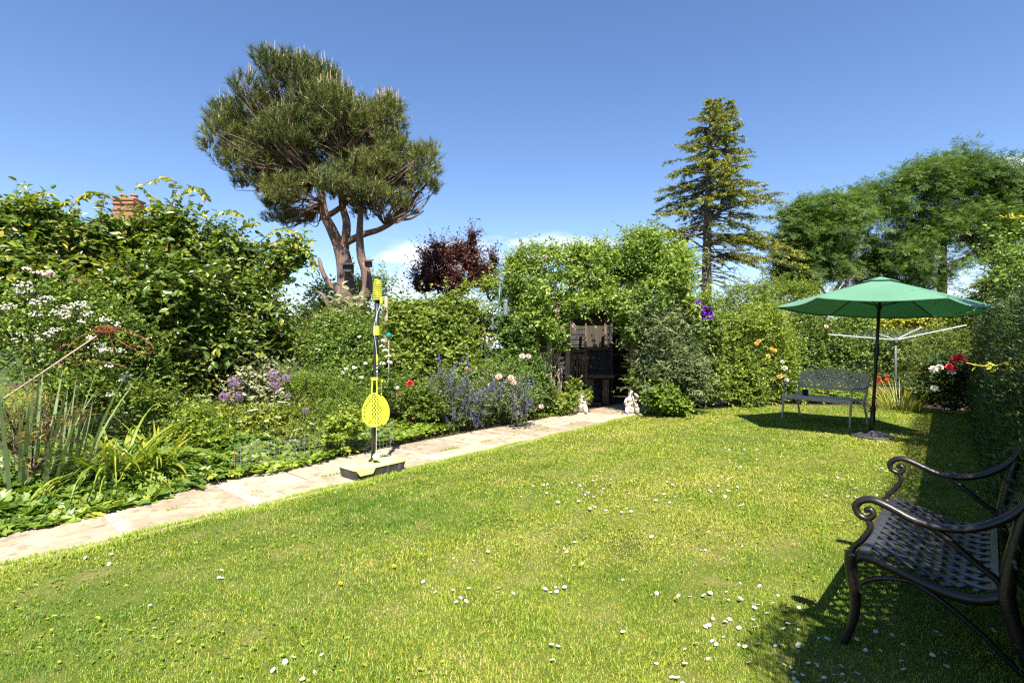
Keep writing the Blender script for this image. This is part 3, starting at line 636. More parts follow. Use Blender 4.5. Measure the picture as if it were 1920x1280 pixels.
def bench_far():
    fl = np.array([4.72, 8.93, 0.]); fr = np.array([5.27, 7.95, 0.]); O = fl; A = nrmz(fr - fl); W = np.linalg.norm(fr - fl); B = np.array([-A[1], A[0], 0.])
    if B[1] < 0: B = -B
    o = thing('metal_bench', O, 'grey metal bench with lattice back in the parasol shade', 'bench')
    W_ = lambda a, y, z: O + A * a + B * y + UP * z
    prof = spline([(.0, .38), (.005, .42), (.04, .435), (.15, .425), (.30, .41), (.44, .425)], 5)
    b = MB()
    def face(pr, thick=.012):
        V = []
        for y, z in pr: V += [W_(.0, y, z), W_(W, y, z), W_(W, y, z - thick), W_(0, y, z - thick)]
        n = len(pr); b.add(V, [(i * 4 + j, i * 4 + (j + 1) % 4, i * 4 + 4 + (j + 1) % 4, i * 4 + 4 + j) for i in range(n - 1) for j in range(4)] + [(3, 2, 1, 0), (4 * n - 4, 4 * n - 3, 4 * n - 2, 4 * n - 1)])
    face(prof[:11]); face(prof[-4:])
    for fam in (1, -1):
        for i in range(-6, 26):
            q = [W_(i * .06 + fam * (y - .2) * .6, y, np.interp(y, prof[5:, 0], prof[5:, 1]) + .002 * fam - .006) for y in np.linspace(.03, .41, 10) if 0.02 < i * .06 + fam * (y - .2) * .6 < W - .02]
            if len(q) > 2: q = np.array(q); tn = nrmz(np.gradient(q, axis=0)); b.ribbon(q, np.cross(UP, tn), .024, .008, UP)
    b.build('seat', M_grey, o)
    b = MB()
    arch = lambda a: .018 + .075 * math.sin(PI * a / W) ** 1.3
    def bp_(a, h): return W_(a, .46 + .10 * h, .545 + h * (.24 + arch(a)))
    bn = nrmz(np.cross(A, bp_(.5, 1) - bp_(.5, 0))); aa = np.linspace(.0, W, 24)
    b.ribbon([bp_(a, .04) for a in aa], UP, .045, .014, bn); b.ribbon([bp_(a, .97) for a in aa], UP, .034, .018, bn)
    for a in (.02, W - .02): b.ribbon([bp_(a, h) for h in np.linspace(0, 1, 5)], A, .05, .018, bn)
    for fam in (1, -1):
        for i in range(-9, 30):
            q = []
            for h in np.linspace(.04, .96, 16):
                a = i * .078 + fam * ((h - .5) * .34 + .03 * math.sin(h * 6 + i)) + .01
                if .03 < a < W - .03: q.append(bp_(a, h) + bn * .002 * fam)
            if len(q) > 2: q = np.array(q); tn = nrmz(np.gradient(q, axis=0)); b.ribbon(q, np.cross(bn, tn), .023, .008, bn)
    b.build('backrest', M_grey, o)
    for a in (.01, W - .01):
        b = MB(); b.tube(spline([W_(a, y, z) for y, z in ((-.03, 0), (-.015, .15), (.0, .3), (.01, .42))], 4), np.linspace(.014, .022, 13), 8, flatdir=A); b.build('leg', M_grey, o, True)
        b = MB(); b.tube(spline([W_(a, y, z) for y, z in ((.50, 0), (.46, .15), (.40, .32), (.36, .41))], 4), .017, 8, flatdir=A); b.build('leg', M_grey, o, True)
        b = MB(); b.tube(spline([W_(a, y, z) for y, z in ((.37, .40), (.44, .47), (.47, .56), (.52, .70), (.56, .80))], 4), .017, 8, flatdir=A)
        b.tube(spline([W_(a, y, z) for y, z in ((.49, .62), (.36, .60), (.20, .605), (.06, .615), (.005, .60), (.0, .575), (.03, .57))], 4), .013, 8, flatdir=A); b.tube(spline([W_(a, y, z) for y, z in ((.02, .575), (.035, .52), (.015, .45), (.01, .42))], 4), .012, 8, flatdir=A); b.build('armrest', M_grey, o, True)
    return o
bench_far()
blue = solid('blue_glaze', [(.008, .014, .05), (.015, .025, .08)], rough=.25, spec=.6, scale=6)
A_ = nrmz(np.array([5.27 - 4.72, 7.95 - 8.93, 0.])); q = np.array([4.72, 8.93, 0]) + A_ * .22 + np.array([-A_[1], A_[0], 0]) * .30 + UP * .418
pot = thing('plant_pot', q, 'small dark blue pot standing on the seat of the grey metal bench', 'plant pot')
b = MB(); b.lathe([(0, .0), (.040, .0), (.046, .03), (.05, .085), (.055, .088), (.055, .10), (.048, .10), (.044, .085), (0, .085)], q, 20); b.build('pot', blue, pot, True)
b = MB(); b.lathe([(0, .088), (.045, .088)], q, 14); b.build('compost', solid('compost', [(.02, .014, .01), (.05, .035, .025)], rough=1), pot)

# ---- rotary washing line beyond the far bench
hub = P(1679, 637, 11.0); base = hub * [1, 1, 0]
rw = thing('rotary_washing_line', base, 'white armed rotary washing line standing behind the parasol pole', 'washing line')
M_alu = solid('white_enamel', [(.42, .42, .41), (.54, .54, .53)], rough=.45, spec=.4, scale=12)
M_alug = solid('grey_enamel', [(.07, .08, .07), (.12, .13, .12)], rough=.5, spec=.4, scale=12)
b = MB(); b.tube([base, hub + UP * .05], .024, 10); b.tube([hub - UP * .10, hub + UP * .06], .04, 10); b.build('post', M_alug, rw, True)
tips = [P(1812, 609, 10.9), P(1728, 613, 12.3), P(1553, 626.5, 10.8), P(1640, 628, 9.6)]
tips[3] = 2 * hub - tips[1] + UP * (2 * (tips[1][2] - hub[2])) ; tips[3] = hub + (tips[3] - hub) * .55; tips[3][2] = hub[2] + .12
for t in tips:
    b = MB(); b.ribbon([hub + (t - hub) * .03, t], np.cross(nrmz(t - hub), UP), .022, .018, UP); b.build('arm', M_alu, rw)
b = MB(); order = [0, 1, 2, 3]
for fr_ in (.35, .52, .68, .84, .99):
    for i in range(4):
        a_, c_ = hub + (tips[order[i]] - hub) * fr_, hub + (tips[order[(i + 1) % 4]] - hub) * fr_; m_ = (a_ + c_) / 2 - UP * .02 * fr_
        b.tube([a_ + UP * .012, m_, c_ + UP * .012], .0018, 4, cap=False)
b.build('line', M_alug, rw)

# ---- bird feeder pole
M_teal = solid('teal_paint', [(.02, .06, .075), (.04, .10, .12), (.10, .16, .17)], rough=.45, spec=.5, scale=9)
M_baf = solid('grey_baffle', [(.22, .22, .25), (.42, .42, .46), (.6, .58, .6)], rough=.35, spec=.5, scale=6, bump=.3)
Y0 = 9.0; fp = P(931, 655, Y0); fb = fp * [1, 1, 0]
ff = thing('bird_feeder_pole', fb, 'teal metal feeder pole with curled hooks beside the arbour', 'bird feeder stand')
b = MB(); b.tube([fb, fp, P(935, 575, Y0), P(938, 530, Y0)], .014, 8); b.lathe([(0, .0), (.018, .0), (.012, .05), (0, .12)], P(939, 534, Y0), 8); b.build('pole', M_teal, ff, True)
def hook(pl): 
    b = MB(); b.tube(spline([P(x, y, Y0) for x, y in pl], 6), .008, 7); b.build('hook', M_teal, ff, True)
hook([(935, 575), (936, 552), (932, 541), (926, 540), (922, 547), (923, 555)]); hook([(940, 556), (941, 542), (946, 536), (951, 539), (952, 546), (949, 549)])
hook([(934, 574), (928, 582), (920, 581), (916, 574), (919, 569), (925, 570), (927, 575), (923, 577)]); hook([(937, 577), (943, 578), (946, 580)])
b = MB(); b.lathe([(0, .19), (.02, .18), (.05, .12), (.11, .05), (.16, .0), (.15, .0), (.10, .04), (0, .10)], P(931, 653, Y0), 18); b.build('squirrel_baffle', M_baf, ff, True)
glass = solid('clear_feeder_tube', [(.10, .13, .12), (.18, .22, .2)], rough=.15, spec=.6, scale=8)
def feeder(px, py, hpx, rr, label, seed):
    c = P(px, py, Y0 - .06); h = hpx / F * Y0
    o = thing('bird_feeder', c, label, 'bird feeder', 'feeders hanging on the teal pole')
    b = MB(); b.lathe([(rr * .9, -h), (rr * .9, 0)], c, 12); b.build('seed_tube', glass, o, True)
    b = MB(); b.lathe([(0, .06), (rr * .6, .045), (rr * 1.15, .0), (0, .0)], c, 12); b.tube([c + UP * .05, c + UP * .14], .004, 5); b.build('cap', M_teal, o)
    b = MB(); b.lathe([(0, -h - .02), (rr * 1.25, -h - .02), (rr * 1.3, -h + .005), (0, -h + .006)], c, 12)
    for k in range(2): b.tube([c - UP * h * .55 + np.array([-rr * 1.8, 0, 0]), c - UP * h * .55 + np.array([rr * 1.8, 0, 0])], .004, 5)
    b.build('tray', M_teal, o)
    if seed:
        b = MB(); b.lathe([(0, -h + .01), (rr * .8, -h + .01), (rr * .8, -h * .55), (0, -h * .5)], c, 10); b.build('nuts', solid('peanuts', [(.4, .18, .1), (.55, .3, .2)], scale=90), o)
feeder(923, 594, 22, .028, 'slim clear tube feeder under the lower curl of the teal pole', False)
feeder(948, 566, 24, .045, 'wider green mesh feeder with nuts at the right hand hook', True)

# ---- rusty flower stake
M_rust = solid('rusty_iron', [(.10, .03, .012), (.20, .07, .025), (.30, .13, .05)], rough=.85, spec=.2, scale=40, bump=.5, bscale=120)
M_cane = solid('pale_stake', [(.22, .16, .11), (.38, .29, .22)], rough=.8, spec=.2, scale=20)
h0 = P(197, 619, 4.9)
rs = thing('rusty_garden_ornament', h0 * [1, 1, 0] + [-.6, -.3, 0], 'rusty wire flower ornament with looped petals on a slanting stake', 'garden ornament')
b = MB(); st0 = P(0, 752, 4.55); b.tube([st0 + (st0 - h0) * .75, st0, h0], .008, 7); b.build('stake', M_cane, rs, True)
def loop(pl, name='petal'):
    b = MB(); b.tube(spline([P(x, y, yy) for x, y, yy in pl], 6), .0042, 6); b.build(name, M_rust, rs, True)
loop([(197, 617, 4.9), (240, 624, 4.8), (272, 636, 4.7), (287, 652, 4.65), (284, 660, 4.7), (268, 662, 4.85), (243, 651, 4.95), (218, 634, 4.95), (197, 620, 4.9)])
loop([(197, 615, 4.9), (235, 617, 5.0), (265, 630, 5.15), (287, 648, 5.2)]); loop([(192, 621, 4.9), (160, 627, 4.75), (137, 641, 4.65), (126, 655, 4.6)])
loop([(200, 626, 4.9), (220, 634, 5.1), (252, 648, 5.3), (283, 653, 5.3)]); loop([(190, 625, 4.9), (172, 645, 4.95), (163, 660, 5), (161, 672, 5)]); loop([(205, 628, 4.9), (213, 650, 4.9), (220, 665, 4.95)])
loop([(130, 672, 4.7), (150, 677, 4.8), (175, 678, 4.9), (215, 682, 5.0), (240, 690, 5.0)])
b = MB(); rr_ = RNG(5)
for k in range(26):
    a = nrmz(rr_.normal(size=3)); c_ = nrmz(np.cross(a, rr_.normal(size=3))); R = rr_.uniform(.035, .075)
    b.tube([h0 + (a * math.cos(t) + c_ * math.sin(t)) * R * np.array([1.3, 1.1, .7]) for t in np.linspace(0, 5.2, 10)], .0035, 4, cap=False)
b.lathe([(0, -.03), (.03, 0), (0, .03)], h0, 10); b.build('flower_centre', M_rust, rs)

# ---- wire mesh edging in the bed
M_galv = solid('galvanised_wire', [(.16, .175, .185), (.27, .29, .30)], rough=.5, metal=.3, spec=.5, scale=20)
def mesh_panel(p0, p1, z0, z1, label, nx, nz):
    o = thing('wire_mesh_panel', [p0[0], p0[1], 0], label, 'wire mesh', 'wire mesh panels edging the flower bed')
    b = MB(); p0 = np.array(p0); p1 = np.array(p1)
    for i in range(nx + 1): q = p0 + (p1 - p0) * i / nx; b.tube([q + UP * z0, q + UP * z1], .0019, 4, cap=False)
    for j in range(nz + 1): b.tube([p0 + UP * (z0 + (z1 - z0) * j / nz), p1 + UP * (z0 + (z1 - z0) * j / nz)], .0019, 4, cap=False)
    b.build('wires', M_galv, o)
    b = MB()
    for q in (p0, p1): b.tube([q - UP * .05, q + UP * (z1 - .04)], .005, 5)
    b.build('stake', solid('wire_stake', [(.1, .07, .05), (.2, .15, .1)], rough=.9), o)
mesh_panel((-2.72, 5.02, 0), (-2.22, 5.62, 0), .03, .33, 'near galvanised wire mesh panel sunk among white flowered plants', 14, 7)
mesh_panel((-2.2, 5.72, 0), (-1.50, 6.50, 0), .03, .37, 'longer galvanised wire mesh panel just left of the yellow rackets', 20, 7)

# ---- stakes and globes in the middle of the bed
post = rough_wood('weathered_post', [(.16, .12, .085), (.30, .23, .165), (.40, .32, .24)])
q = P(724, 556, 8.6); o = MB(); o.tube([q * [1, 1, 0], (q * [1, 1, 0] + q) / 2, q], .03, 7); tag(o.build('wooden_stake', post, None, True, q * [1, 1, 0]), 'weathered wooden stake standing up behind the spiral topped pole', 'stake')
q = P(607, 600, 8.3)
fr = thing('metal_post', q * [1, 1, 0], 'bent grey metal post end showing below the pine trunk', 'post')
b = MB(); b.ribbon([q * [1, 1, 0], q], (1, 0, 0), .045, .03, (0, -1, 0)); b.build('upright', M_grey, fr)
b = MB(); b.ribbon([q + UP * .01, P(596, 592, 9.0)], (0, 0, 1), .03, .04, (0, -1, 0)); b.build('top_bar', M_grey, fr)
gl = solid('green_glass', [(.0, .12, .10), (.02, .22, .18)], rough=.05, spec=.8, scale=4, coat=1.)
for px, py, yy, lb in ((729, 629, 7.6, 'small green glass globe right of the black ball game pole'), (595, 626, 7.9, 'small green glass globe beside the bent grey metal post')):
    q = P(px, py, yy); t = thing('glass_globe', q * [1, 1, 0], lb, 'garden globe', 'green glass globes in the flower bed')
    b = MB(); b.lathe([(.046 * math.sin(a), -.046 * math.cos(a)) for a in np.linspace(0, PI, 12)], q, 18); b.build('globe', gl, t, True)
    b = MB(); b.tube([q * [1, 1, 0], q - UP * .04], .006, 5); b.build('stem', M_grey, t)

# ---- shed, wooden bench and statues at the arbour
M_blackwood = rough_wood('black_stained_boards', [(.022, .020, .021), (.045, .04, .04), (.085, .075, .072)], rough=.7)
M_brown = rough_wood('brown_wood', [(.09, .06, .04), (.17, .115, .078), (.24, .165, .12)])
M_pale = rough_wood('pale_wood', [(.15, .10, .07), (.28, .2, .145), (.38, .29, .21)])
sx0, sx1, sy, sh = .2, 2.22, 11.6, 2.02
sh_o = thing('shed', (1.2, sy + 1, 0), 'black weatherboarded shed with a curtained window behind the arbour', 'shed')
b = MB(); z = .02; nb = 0
wx0, wx1, wz0, wz1 = (1098 - 960) / F * sy, (1137 - 960) / F * sy, EYE - 14 / F * sy, EYE + 46 / F * sy
while z < sh:
    h_ = .115
    for (a, c) in ((sx0, wx0), (wx1, sx1)) if (z + h_ > wz0 and z < wz1) else ((sx0, sx1),):
        V = [(a, sy - .022, z), (c, sy - .022, z), (c, sy - .004, z + h_ + .02), (a, sy - .004, z + h_ + .02), (a, sy, z), (c, sy, z), (c, sy + .02, z + h_ + .02), (a, sy + .02, z + h_ + .02)]
        b.add(V, [(0, 1, 2, 3), (4, 7, 6, 5), (0, 4, 5, 1), (3, 2, 6, 7), (0, 3, 7, 4), (1, 5, 6, 2)])
    z += h_
b.build('front_wall', M_blackwood, sh_o)
b = MB(); b.box((sx1 + .01, sy + 1.0, sh / 2), (.05, 2.0, sh)); b.box((sx0 - .01, sy + 1.0, sh / 2), (.05, 2.0, sh)); b.box(((sx0 + 3.9) / 2, sy + 2.05, sh / 2 + .04), (3.9 - sx0, .05, sh + .08)); b.build('side_wall', M_blackwood, sh_o)
b = MB(); b.box((sx1 + .02, sy - .03, sh / 2), (.07, .05, sh)); b.box(((sx0 + sx1) / 2, sy - .035, wz1 + .10), (sx1 - sx0, .03, .10)); b.box((wx0 + (wx1 - wx0) * .5, sy - .035, wz1 + .02), (wx1 - wx0 + .1, .03, .045)); b.build('corner_board', M_blackwood, sh_o)
b = MB(); fw = .035
for c, s_ in ((((wx0 + wx1) / 2, sy - .03, wz0), (wx1 - wx0 + fw, .05, fw)), ((wx0, sy - .03, (wz0 + wz1) / 2), (fw, .045, wz1 - wz0 - fw)), ((wx1 - .03, sy - .03, (wz0 + wz1) / 2), (fw * 1.3, .045, wz1 - wz0 - fw))): b.box(c, s_)
wf = b.build('window', M_brown, sh_o)
b = MB(); b.box(((wx0 + wx1) / 2, sy - .012, (wz0 + wz1) / 2), (wx1 - wx0 - .02, .008, wz1 - wz0 - .02)); b.build('pane', solid('dusty_pane', [(.045, .04, .032), (.075, .066, .052), (.10, .09, .075)], rough=.12, spec=.5, scale=3, stretch=(9, 1, .6)), wf)
b = MB(); V = [(sx0 - .2, sy - .25, sh + .02), (4.0, sy - .25, sh + .02), (4.0, sy + 2.2, sh + .12), (sx0 - .2, sy + 2.2, sh + .12)]; b.add(V + [tuple(np.array(v) + [0, 0, .05]) for v in V], [(3, 2, 1, 0), (4, 5, 6, 7), (0, 1, 5, 4), (1, 2, 6, 5), (2, 3, 7, 6), (3, 0, 4, 7)]); b.build('roof', M_blackwood, sh_o)
b = MB(); b.box((3.92, sy + 1.0, sh / 2), (.05, 2.0, sh)); b.box((3.0, sy + 1.7, 1.02), (1.5, .5, .04)); b.box((3.0, sy + 1.7, .5), (1.5, .5, .04)); b.build('shelf', M_brown, sh_o)
b = MB(); b.box((2.66, sy + 2.015, 1.66), (.22, .02, .34)); b.build('window', solid('dim_pane', [(.25, .28, .3), (.35, .38, .4)], rough=.1), sh_o)
q = np.array([2.52, sy + 1.6, .52]); t = thing('watering_can', q, 'small blue and pink container on the low shelf inside the dark shed', 'container')
b = MB(); b.lathe([(0, 0), (.09, 0), (.09, .2), (.07, .22), (0, .22)], q, 14); b.build('body', solid('blue_plastic', [(.02, .12, .4), (.03, .16, .5)], rough=.4), t)
b = MB(); b.lathe([(0, .22), (.085, .22), (.08, .30), (.03, .33), (0, .33)], q, 14); b.build('lid', solid('pink_plastic', [(.5, .05, .12), (.55, .08, .16)], rough=.4), t)
wb = thing('wooden_bench', (1.75, 11.0, 0), 'dark wooden bench with a slatted end in front of the black shed', 'bench')
by = 11.0; bx0, bx1 = (1103 - 960) / F * by, (1152 - 960) / F * by
b = MB(); b.box(((bx0 + bx1) / 2, by + .2, EYE - 66 / F * by), (bx1 - bx0, .46, .05)); b.build('seat', M_brown, wb)
for x in (bx0 + .05, bx1 - .18): 
    b = MB(); b.box((x, by + .2, .27), (.13, .38, .53)); b.build('leg', M_brown, wb)
ex0, ex1 = (1068 - 960) / F * by, (1101 - 960) / F * by
b = MB(); zt, zb = EYE - 17 / F * by, EYE - 82 / F * by
for z_ in (zb, zt - .12, zt): b.box(((ex0 + ex1) / 2, by + .02, z_), (ex1 - ex0, .05, .08 if z_ != zt else .06))
for k in range(6): b.box((ex0 + .03 + (ex1 - ex0 - .06) * k / 5, by + .02, (zb + zt) / 2 - .02), (.035 if 0 < k < 5 else .06, .03, zt - zb - .1))
b.box(((ex0 + ex1) / 2, by + .018, (zb + zt) / 2 - .05), (ex1 - ex0 - .1, .022, .03))
b.build('slatted_end', M_brown, wb)
for x in (ex0 + .03, ex1 - .02):
    b = MB(); b.box((x, by + .05, zt / 2), (.06, .06, zt)); b.build('leg', M_brown, wb)

M_stat = solid('weathered_stone', [(.30, .25, .19), (.52, .45, .36), (.64, .58, .49)], rough=.9, spec=.2, scale=14, bump=.6, bscale=50)
def statue(px, py, Y, hgt, label, flip, seed):
    q = GP(px, py); 
    o = thing('garden_statue', q, label, 'statue', 'pale stone statues at the arbour entrance')
    b = MB(); b.box(q + UP * .02, (.34, .28, .04)); b.build('plinth', M_stat, o)
    k = hgt / .52; f_ = flip
    sk = [(0, 0, .03, .075), (0, 0, .12, .09), (.0, 0, .22, .075), (.01 * f_, 0, .32, .082), (.01 * f_, 0, .375, .035), (.015 * f_, -.01, .43, .052), (.02 * f_, -.015, .475, .05)]
    lim = {2: [(-.07 * f_, -.10, .20, .045), (-.08 * f_, -.15, .10, .036), (-.07 * f_, -.17, .05, .03)], 1: [(.09 * f_, -.09, .15, .05), (.11 * f_, -.13, .07, .036), (.10 * f_, -.17, .05, .03)], 3: [(.10 * f_, -.02, .30, .034), (.13 * f_, -.06, .22, .028), (.07 * f_, -.12, .20, .024)]}
    vs_, es, rs_ = [], [], []
    for v in sk: vs_.append(v[:3]); rs_.append(v[3])
    es = [(i, i + 1) for i in range(len(sk) - 1)]
    for root, ch in lim.items():
        pr = root
        for v in ch: vs_.append(v[:3]); rs_.append(v[3]); es.append((pr, len(vs_) - 1)); pr = len(vs_) - 1
    vs_.append((-.10 * f_, -.02, .29)); rs_.append(.034); es.append((3, len(vs_) - 1)); vs_.append((-.10 * f_, -.08, .37)); rs_.append(.026); es.append((len(vs_) - 2, len(vs_) - 1)); vs_.append((-.03 * f_, -.08, .42)); rs_.append(.022); es.append((len(vs_) - 2, len(vs_) - 1))
    me = bpy.data.meshes.new('figure'); me.from_pydata([(x * k, y * k, z * k) for x, y, z in vs_], es, []); ob = bpy.data.objects.new('figure', me); COL.objects.link(ob); ob.parent = o; ob['_w'] = list(q)
    sm = ob.modifiers.new('Skin', 'SKIN'); 
    for i, r_ in enumerate(rs_): me.skin_vertices[0].data[i].radius = (r_ * k, r_ * k)
    me.skin_vertices[0].data[0].use_root = True
    sb = ob.modifiers.new('Subsurf', 'SUBSURF'); sb.levels = 2; sb.render_levels = 2
    tx = bpy.data.textures.new('stone_lumps', 'CLOUDS'); tx.noise_scale = .06; dm = ob.modifiers.new('Displace', 'DISPLACE'); dm.texture = tx; dm.strength = .035; dm.mid_level = .5
    me.materials.append(M_stat); return o
statue(1085, 776, 9.5, .56, 'pale stone statue of a small figure left of the arbour entrance', 1, 1)
statue(1184, 778, 9.4, .50, 'pale stone statue of a small figure right of the arbour entrance', -1, 2)

# ---- distant house chimney
brickm, nt, new, link = newmat('red_brick')
tc_ = new('ShaderNodeTexCoord'); mp_ = new('ShaderNodeMapping'); mp_.inputs['Rotation'].default_value = (PI / 2, 0, 0); link(tc_.outputs['Object'], mp_.inputs[0])
bt = new('ShaderNodeTexBrick'); bt.inputs['Scale'].default_value = 4.4; bt.inputs['Color1'].default_value = (.22, .072, .042, 1); bt.inputs['Color2'].default_value = (.31, .12, .07, 1); bt.inputs['Mortar'].default_value = (.4, .33, .27, 1); bt.inputs['Mortar Size'].default_value = .012
link(mp_.outputs[0], bt.inputs[0]); pb2 = new('ShaderNodeBsdfPrincipled'); pb2.inputs['Roughness'].default_value = .9; link(bt.outputs[0], pb2.inputs['Base Color']); oo = new('ShaderNodeOutputMaterial'); link(pb2.outputs[0], oo.inputs[0])
HY = 30.; hc = P(232, 400, HY); cw = 38 / F * HY
ho = thing('brick_house', (hc[0], HY + 2, 0), 'red brick house whose twin pot chimney rises above the left shrub', 'house')
b = MB(); b.box((hc[0] + .2, HY + 2.5, 2.7), (7, 6.8, 5.4)); b.build('wall', brickm, ho)
b = MB(); z0, z1 = 5.4, 7.75; x0, x1 = hc[0] - 3.6, hc[0] + 4.0; V = [(x0, HY - 1.2, z0), (x1, HY - 1.2, z0), (x1, HY + 6.2, z0), (x0, HY + 6.2, z0), (x0, HY + 2.5, z1), (x1, HY + 2.5, z1)]
b.add(V, [(0, 1, 5, 4), (2, 3, 4, 5)]); b.add(V, [(1, 2, 5), (3, 0, 4)]); rf = b.build('roof', solid('clay_tiles', [(.2, .07, .04), (.32, .12, .07)], rough=.9, scale=3, stretch=(1, 1, 12), bump=.6), ho)
b = MB(); zt = EYE + 268 / F * HY; b.box((hc[0], HY + .4, (zt + 6.0) / 2), (cw, .9, zt - 6.0)); b.box((hc[0], HY + .4, zt - .28), (cw + .14, 1.04, .12)); b.box((hc[0], HY + .4, zt - .06), (cw + .14, 1.04, .12)); b.box((hc[0], HY + .4, zt - .65), (cw + .1, 1.0, .1)); ch = b.build('chimney', brickm, rf)
potm = solid('terracotta', [(.32, .14, .08), (.42, .2, .12)], rough=.85, scale=6)
for dx in (-.32, .32):
    b = MB(); b.lathe([(.2, 0), (.23, .04), (.17, .1), (.165, .22), (.21, .25), (.21, .31), (.16, .31), (.15, .2)], (hc[0] + dx, HY + .4, zt), 14)
    po = b.build('chimney_pot', potm, ch, True)
# ---------------------------------------------------------------- plants
def sph(r, n): return nrmz(r.normal(size=(n, 3)))
def lobes_px(lst, Y, dj=.0, sc=1.0):
    """lst of (px, py, rx_px, rz_px[, dY[, ry]]) -> world ellipsoids"""
    o = []
    for l in lst:
        px, py, rx, rz = l[:4]; dY = l[4] if len(l) > 4 else 0; y = Y + dY
        c = P(px, py, y); ax_, az_ = rx / F * y * sc, rz / F * y * sc; ay = l[5] if len(l) > 5 else .85 * (ax_ + az_) / 2
        o.append((c, np.array([ax_, ay, az_])))
    return o
def fragment(lobes, k, seed):
    r = RNG(seed + 7000); o = []
    for c, R in lobes:
        for i in range(k):
            d = nrmz(r.normal(size=3) * [1, 1, .9]); f = r.uniform(.32, .62); o.append((c + d * R * (1.02 - f * r.uniform(.75, 1.05)), R * f * r.uniform(.8, 1.25, 3)))
        o.append((c, R * .62))
    return o
def grow(name_f, name_s, parent, lobes, n, ln, m, L, W, tmpl, lmat, smat, seed, up=.35, out=.8, rnd=.45, droop=.25, fill=.35, thr=-.55, gs=1.0, zmin=.02, lift=.6, v0=.18, v1=.55, spread=1.0, stem_r=.0035, inner=.45, back=True, tipv=.25, frag=6, maxl=2.6):
    """shoots that leave the lobes' outer part and carry leaves all along; returns foliage object"""
    if frag: lobes0 = lobes; lobes = fragment(lobes, frag, seed)
    else: lobes0 = lobes
    r = RNG(seed); area = np.array([(a[1][0] * a[1][2] + a[1][0] * a[1][1] + a[1][1] * a[1][2]) for a in lobes]); idx = r.choice(len(lobes), n, p=area / area.sum())
    C = np.array([a[0] for a in lobes])[idx]; R = np.array([a[1] for a in lobes])[idx]
    d = sph(r, n); low = d[:, 2] < -.45; d[low, 2] *= -1
    if not back: d[:, 1] = np.where((d[:, 1] > .3) & (r.random(n) < .75), -d[:, 1], d[:, 1])
    rad = inner + (1 - inner) * np.sqrt(r.random(n)); rad = rad * (1 + .20 * wob(d * 2.0 + C * .7, seed, 1.3) + .12 * wob(d * 5 + C, seed + 3, 1.6))
    base = C + d * R * rad[:, None]
    keep = (wob(base, seed + 5, 2.1 / gs) > thr) & (base[:, 2] > zmin)
    # drop what lies deep inside another lobe
    for c, R_ in lobes0:
        q = np.linalg.norm((base - c) / R_, axis=1); keep &= ~((q < .5) & (r.random(n) < .7))
    base, d = base[keep], d[keep]; n = len(base)
    sdir = nrmz(d * out + UP * up + r.normal(size=(n, 3)) * rnd)
    ll = ln * np.clip(.5 + r.exponential(.55, n), .5, maxl)
    mb = MB(); tw = MB()
    K = 4; tt = np.linspace(0, 1, K)
    curve = lambda t: base + sdir * (ll * t)[:, None] - UP * (droop * ll * t * t)[:, None]
    # stems: three sided tapering twigs
    if smat is not None and stem_r > 0:
        ref = nrmz(np.cross(sdir, r.normal(size=(n, 3)))); b2 = np.cross(sdir, ref); V = []
        for i, t in enumerate(tt):
            p = curve(np.full(n, t)); q = stem_r * (1 - .75 * t)
            for j in range(3): V.append(p + (ref * math.cos(2.094 * j) + b2 * math.sin(2.094 * j)) * q)
        V = np.stack(V, 1); off = np.arange(n) * 3 * K; fs = []
        for i in range(K - 1):
            for j in range(3): fs.append(np.array([i * 3 + j, i * 3 + (j + 1) % 3, i * 3 + 3 + (j + 1) % 3, i * 3 + 3 + j])[None] + off[:, None])
        tw.add(V.reshape(-1, 3), np.concatenate(fs), .5)
        # boughs from the heart of each lobe out to some of the shoots
        for c, R_ in lobes0:
            q0 = c - UP * R_[2] * .8
            for k in range(10):
                e = c + sph(r, 1)[0] * R_ * np.array([.8, .8, .7]); e[2] = max(e[2], .1); mid = (q0 + e) / 2 + r.normal(size=3) * .08 * R_.mean()
                tw.tube(spline([q0, mid, e], 3), np.linspace(stem_r * 4, stem_r * 1.2, 7), 5, cap=False)
    # leaves
    for j in range(m):
        t = np.clip((j + r.uniform(.1, .9, n)) / m, 0, 1); p = curve(t)
        a = r.uniform(0, 2 * PI, n) if True else 0
        ref = nrmz(np.cross(sdir, UP + r.normal(size=(n, 3)) * .2)); b2 = np.cross(ref, sdir); s_ = 1 if j % 2 else -1
        lat = ref * (s_ * np.cos(a * .18))[:, None] + b2 * (np.sin(a) * .55)[:, None]
        axd = nrmz(sdir * (.35 + .5 * t)[:, None] + lat * spread - UP * .25 + r.normal(size=(n, 3)) * .25)
        nr = nrmz(UP * lift + d * .55 + r.normal(size=(n, 3)) * .42)
        sz = r.uniform(.6, 1.3, n) * (1.0 - .3 * t) * np.clip(ll / ln, .8, 1.2)
        v = np.clip(r.uniform(v0, v1, n) + tipv * t * r.random(n) + .12 * wob(base, seed + 9, .9), 0, 1)
        mb.leaves(p, axd, nr, L * sz, W * sz, tmpl, v)
    nf = int(n * m * fill)
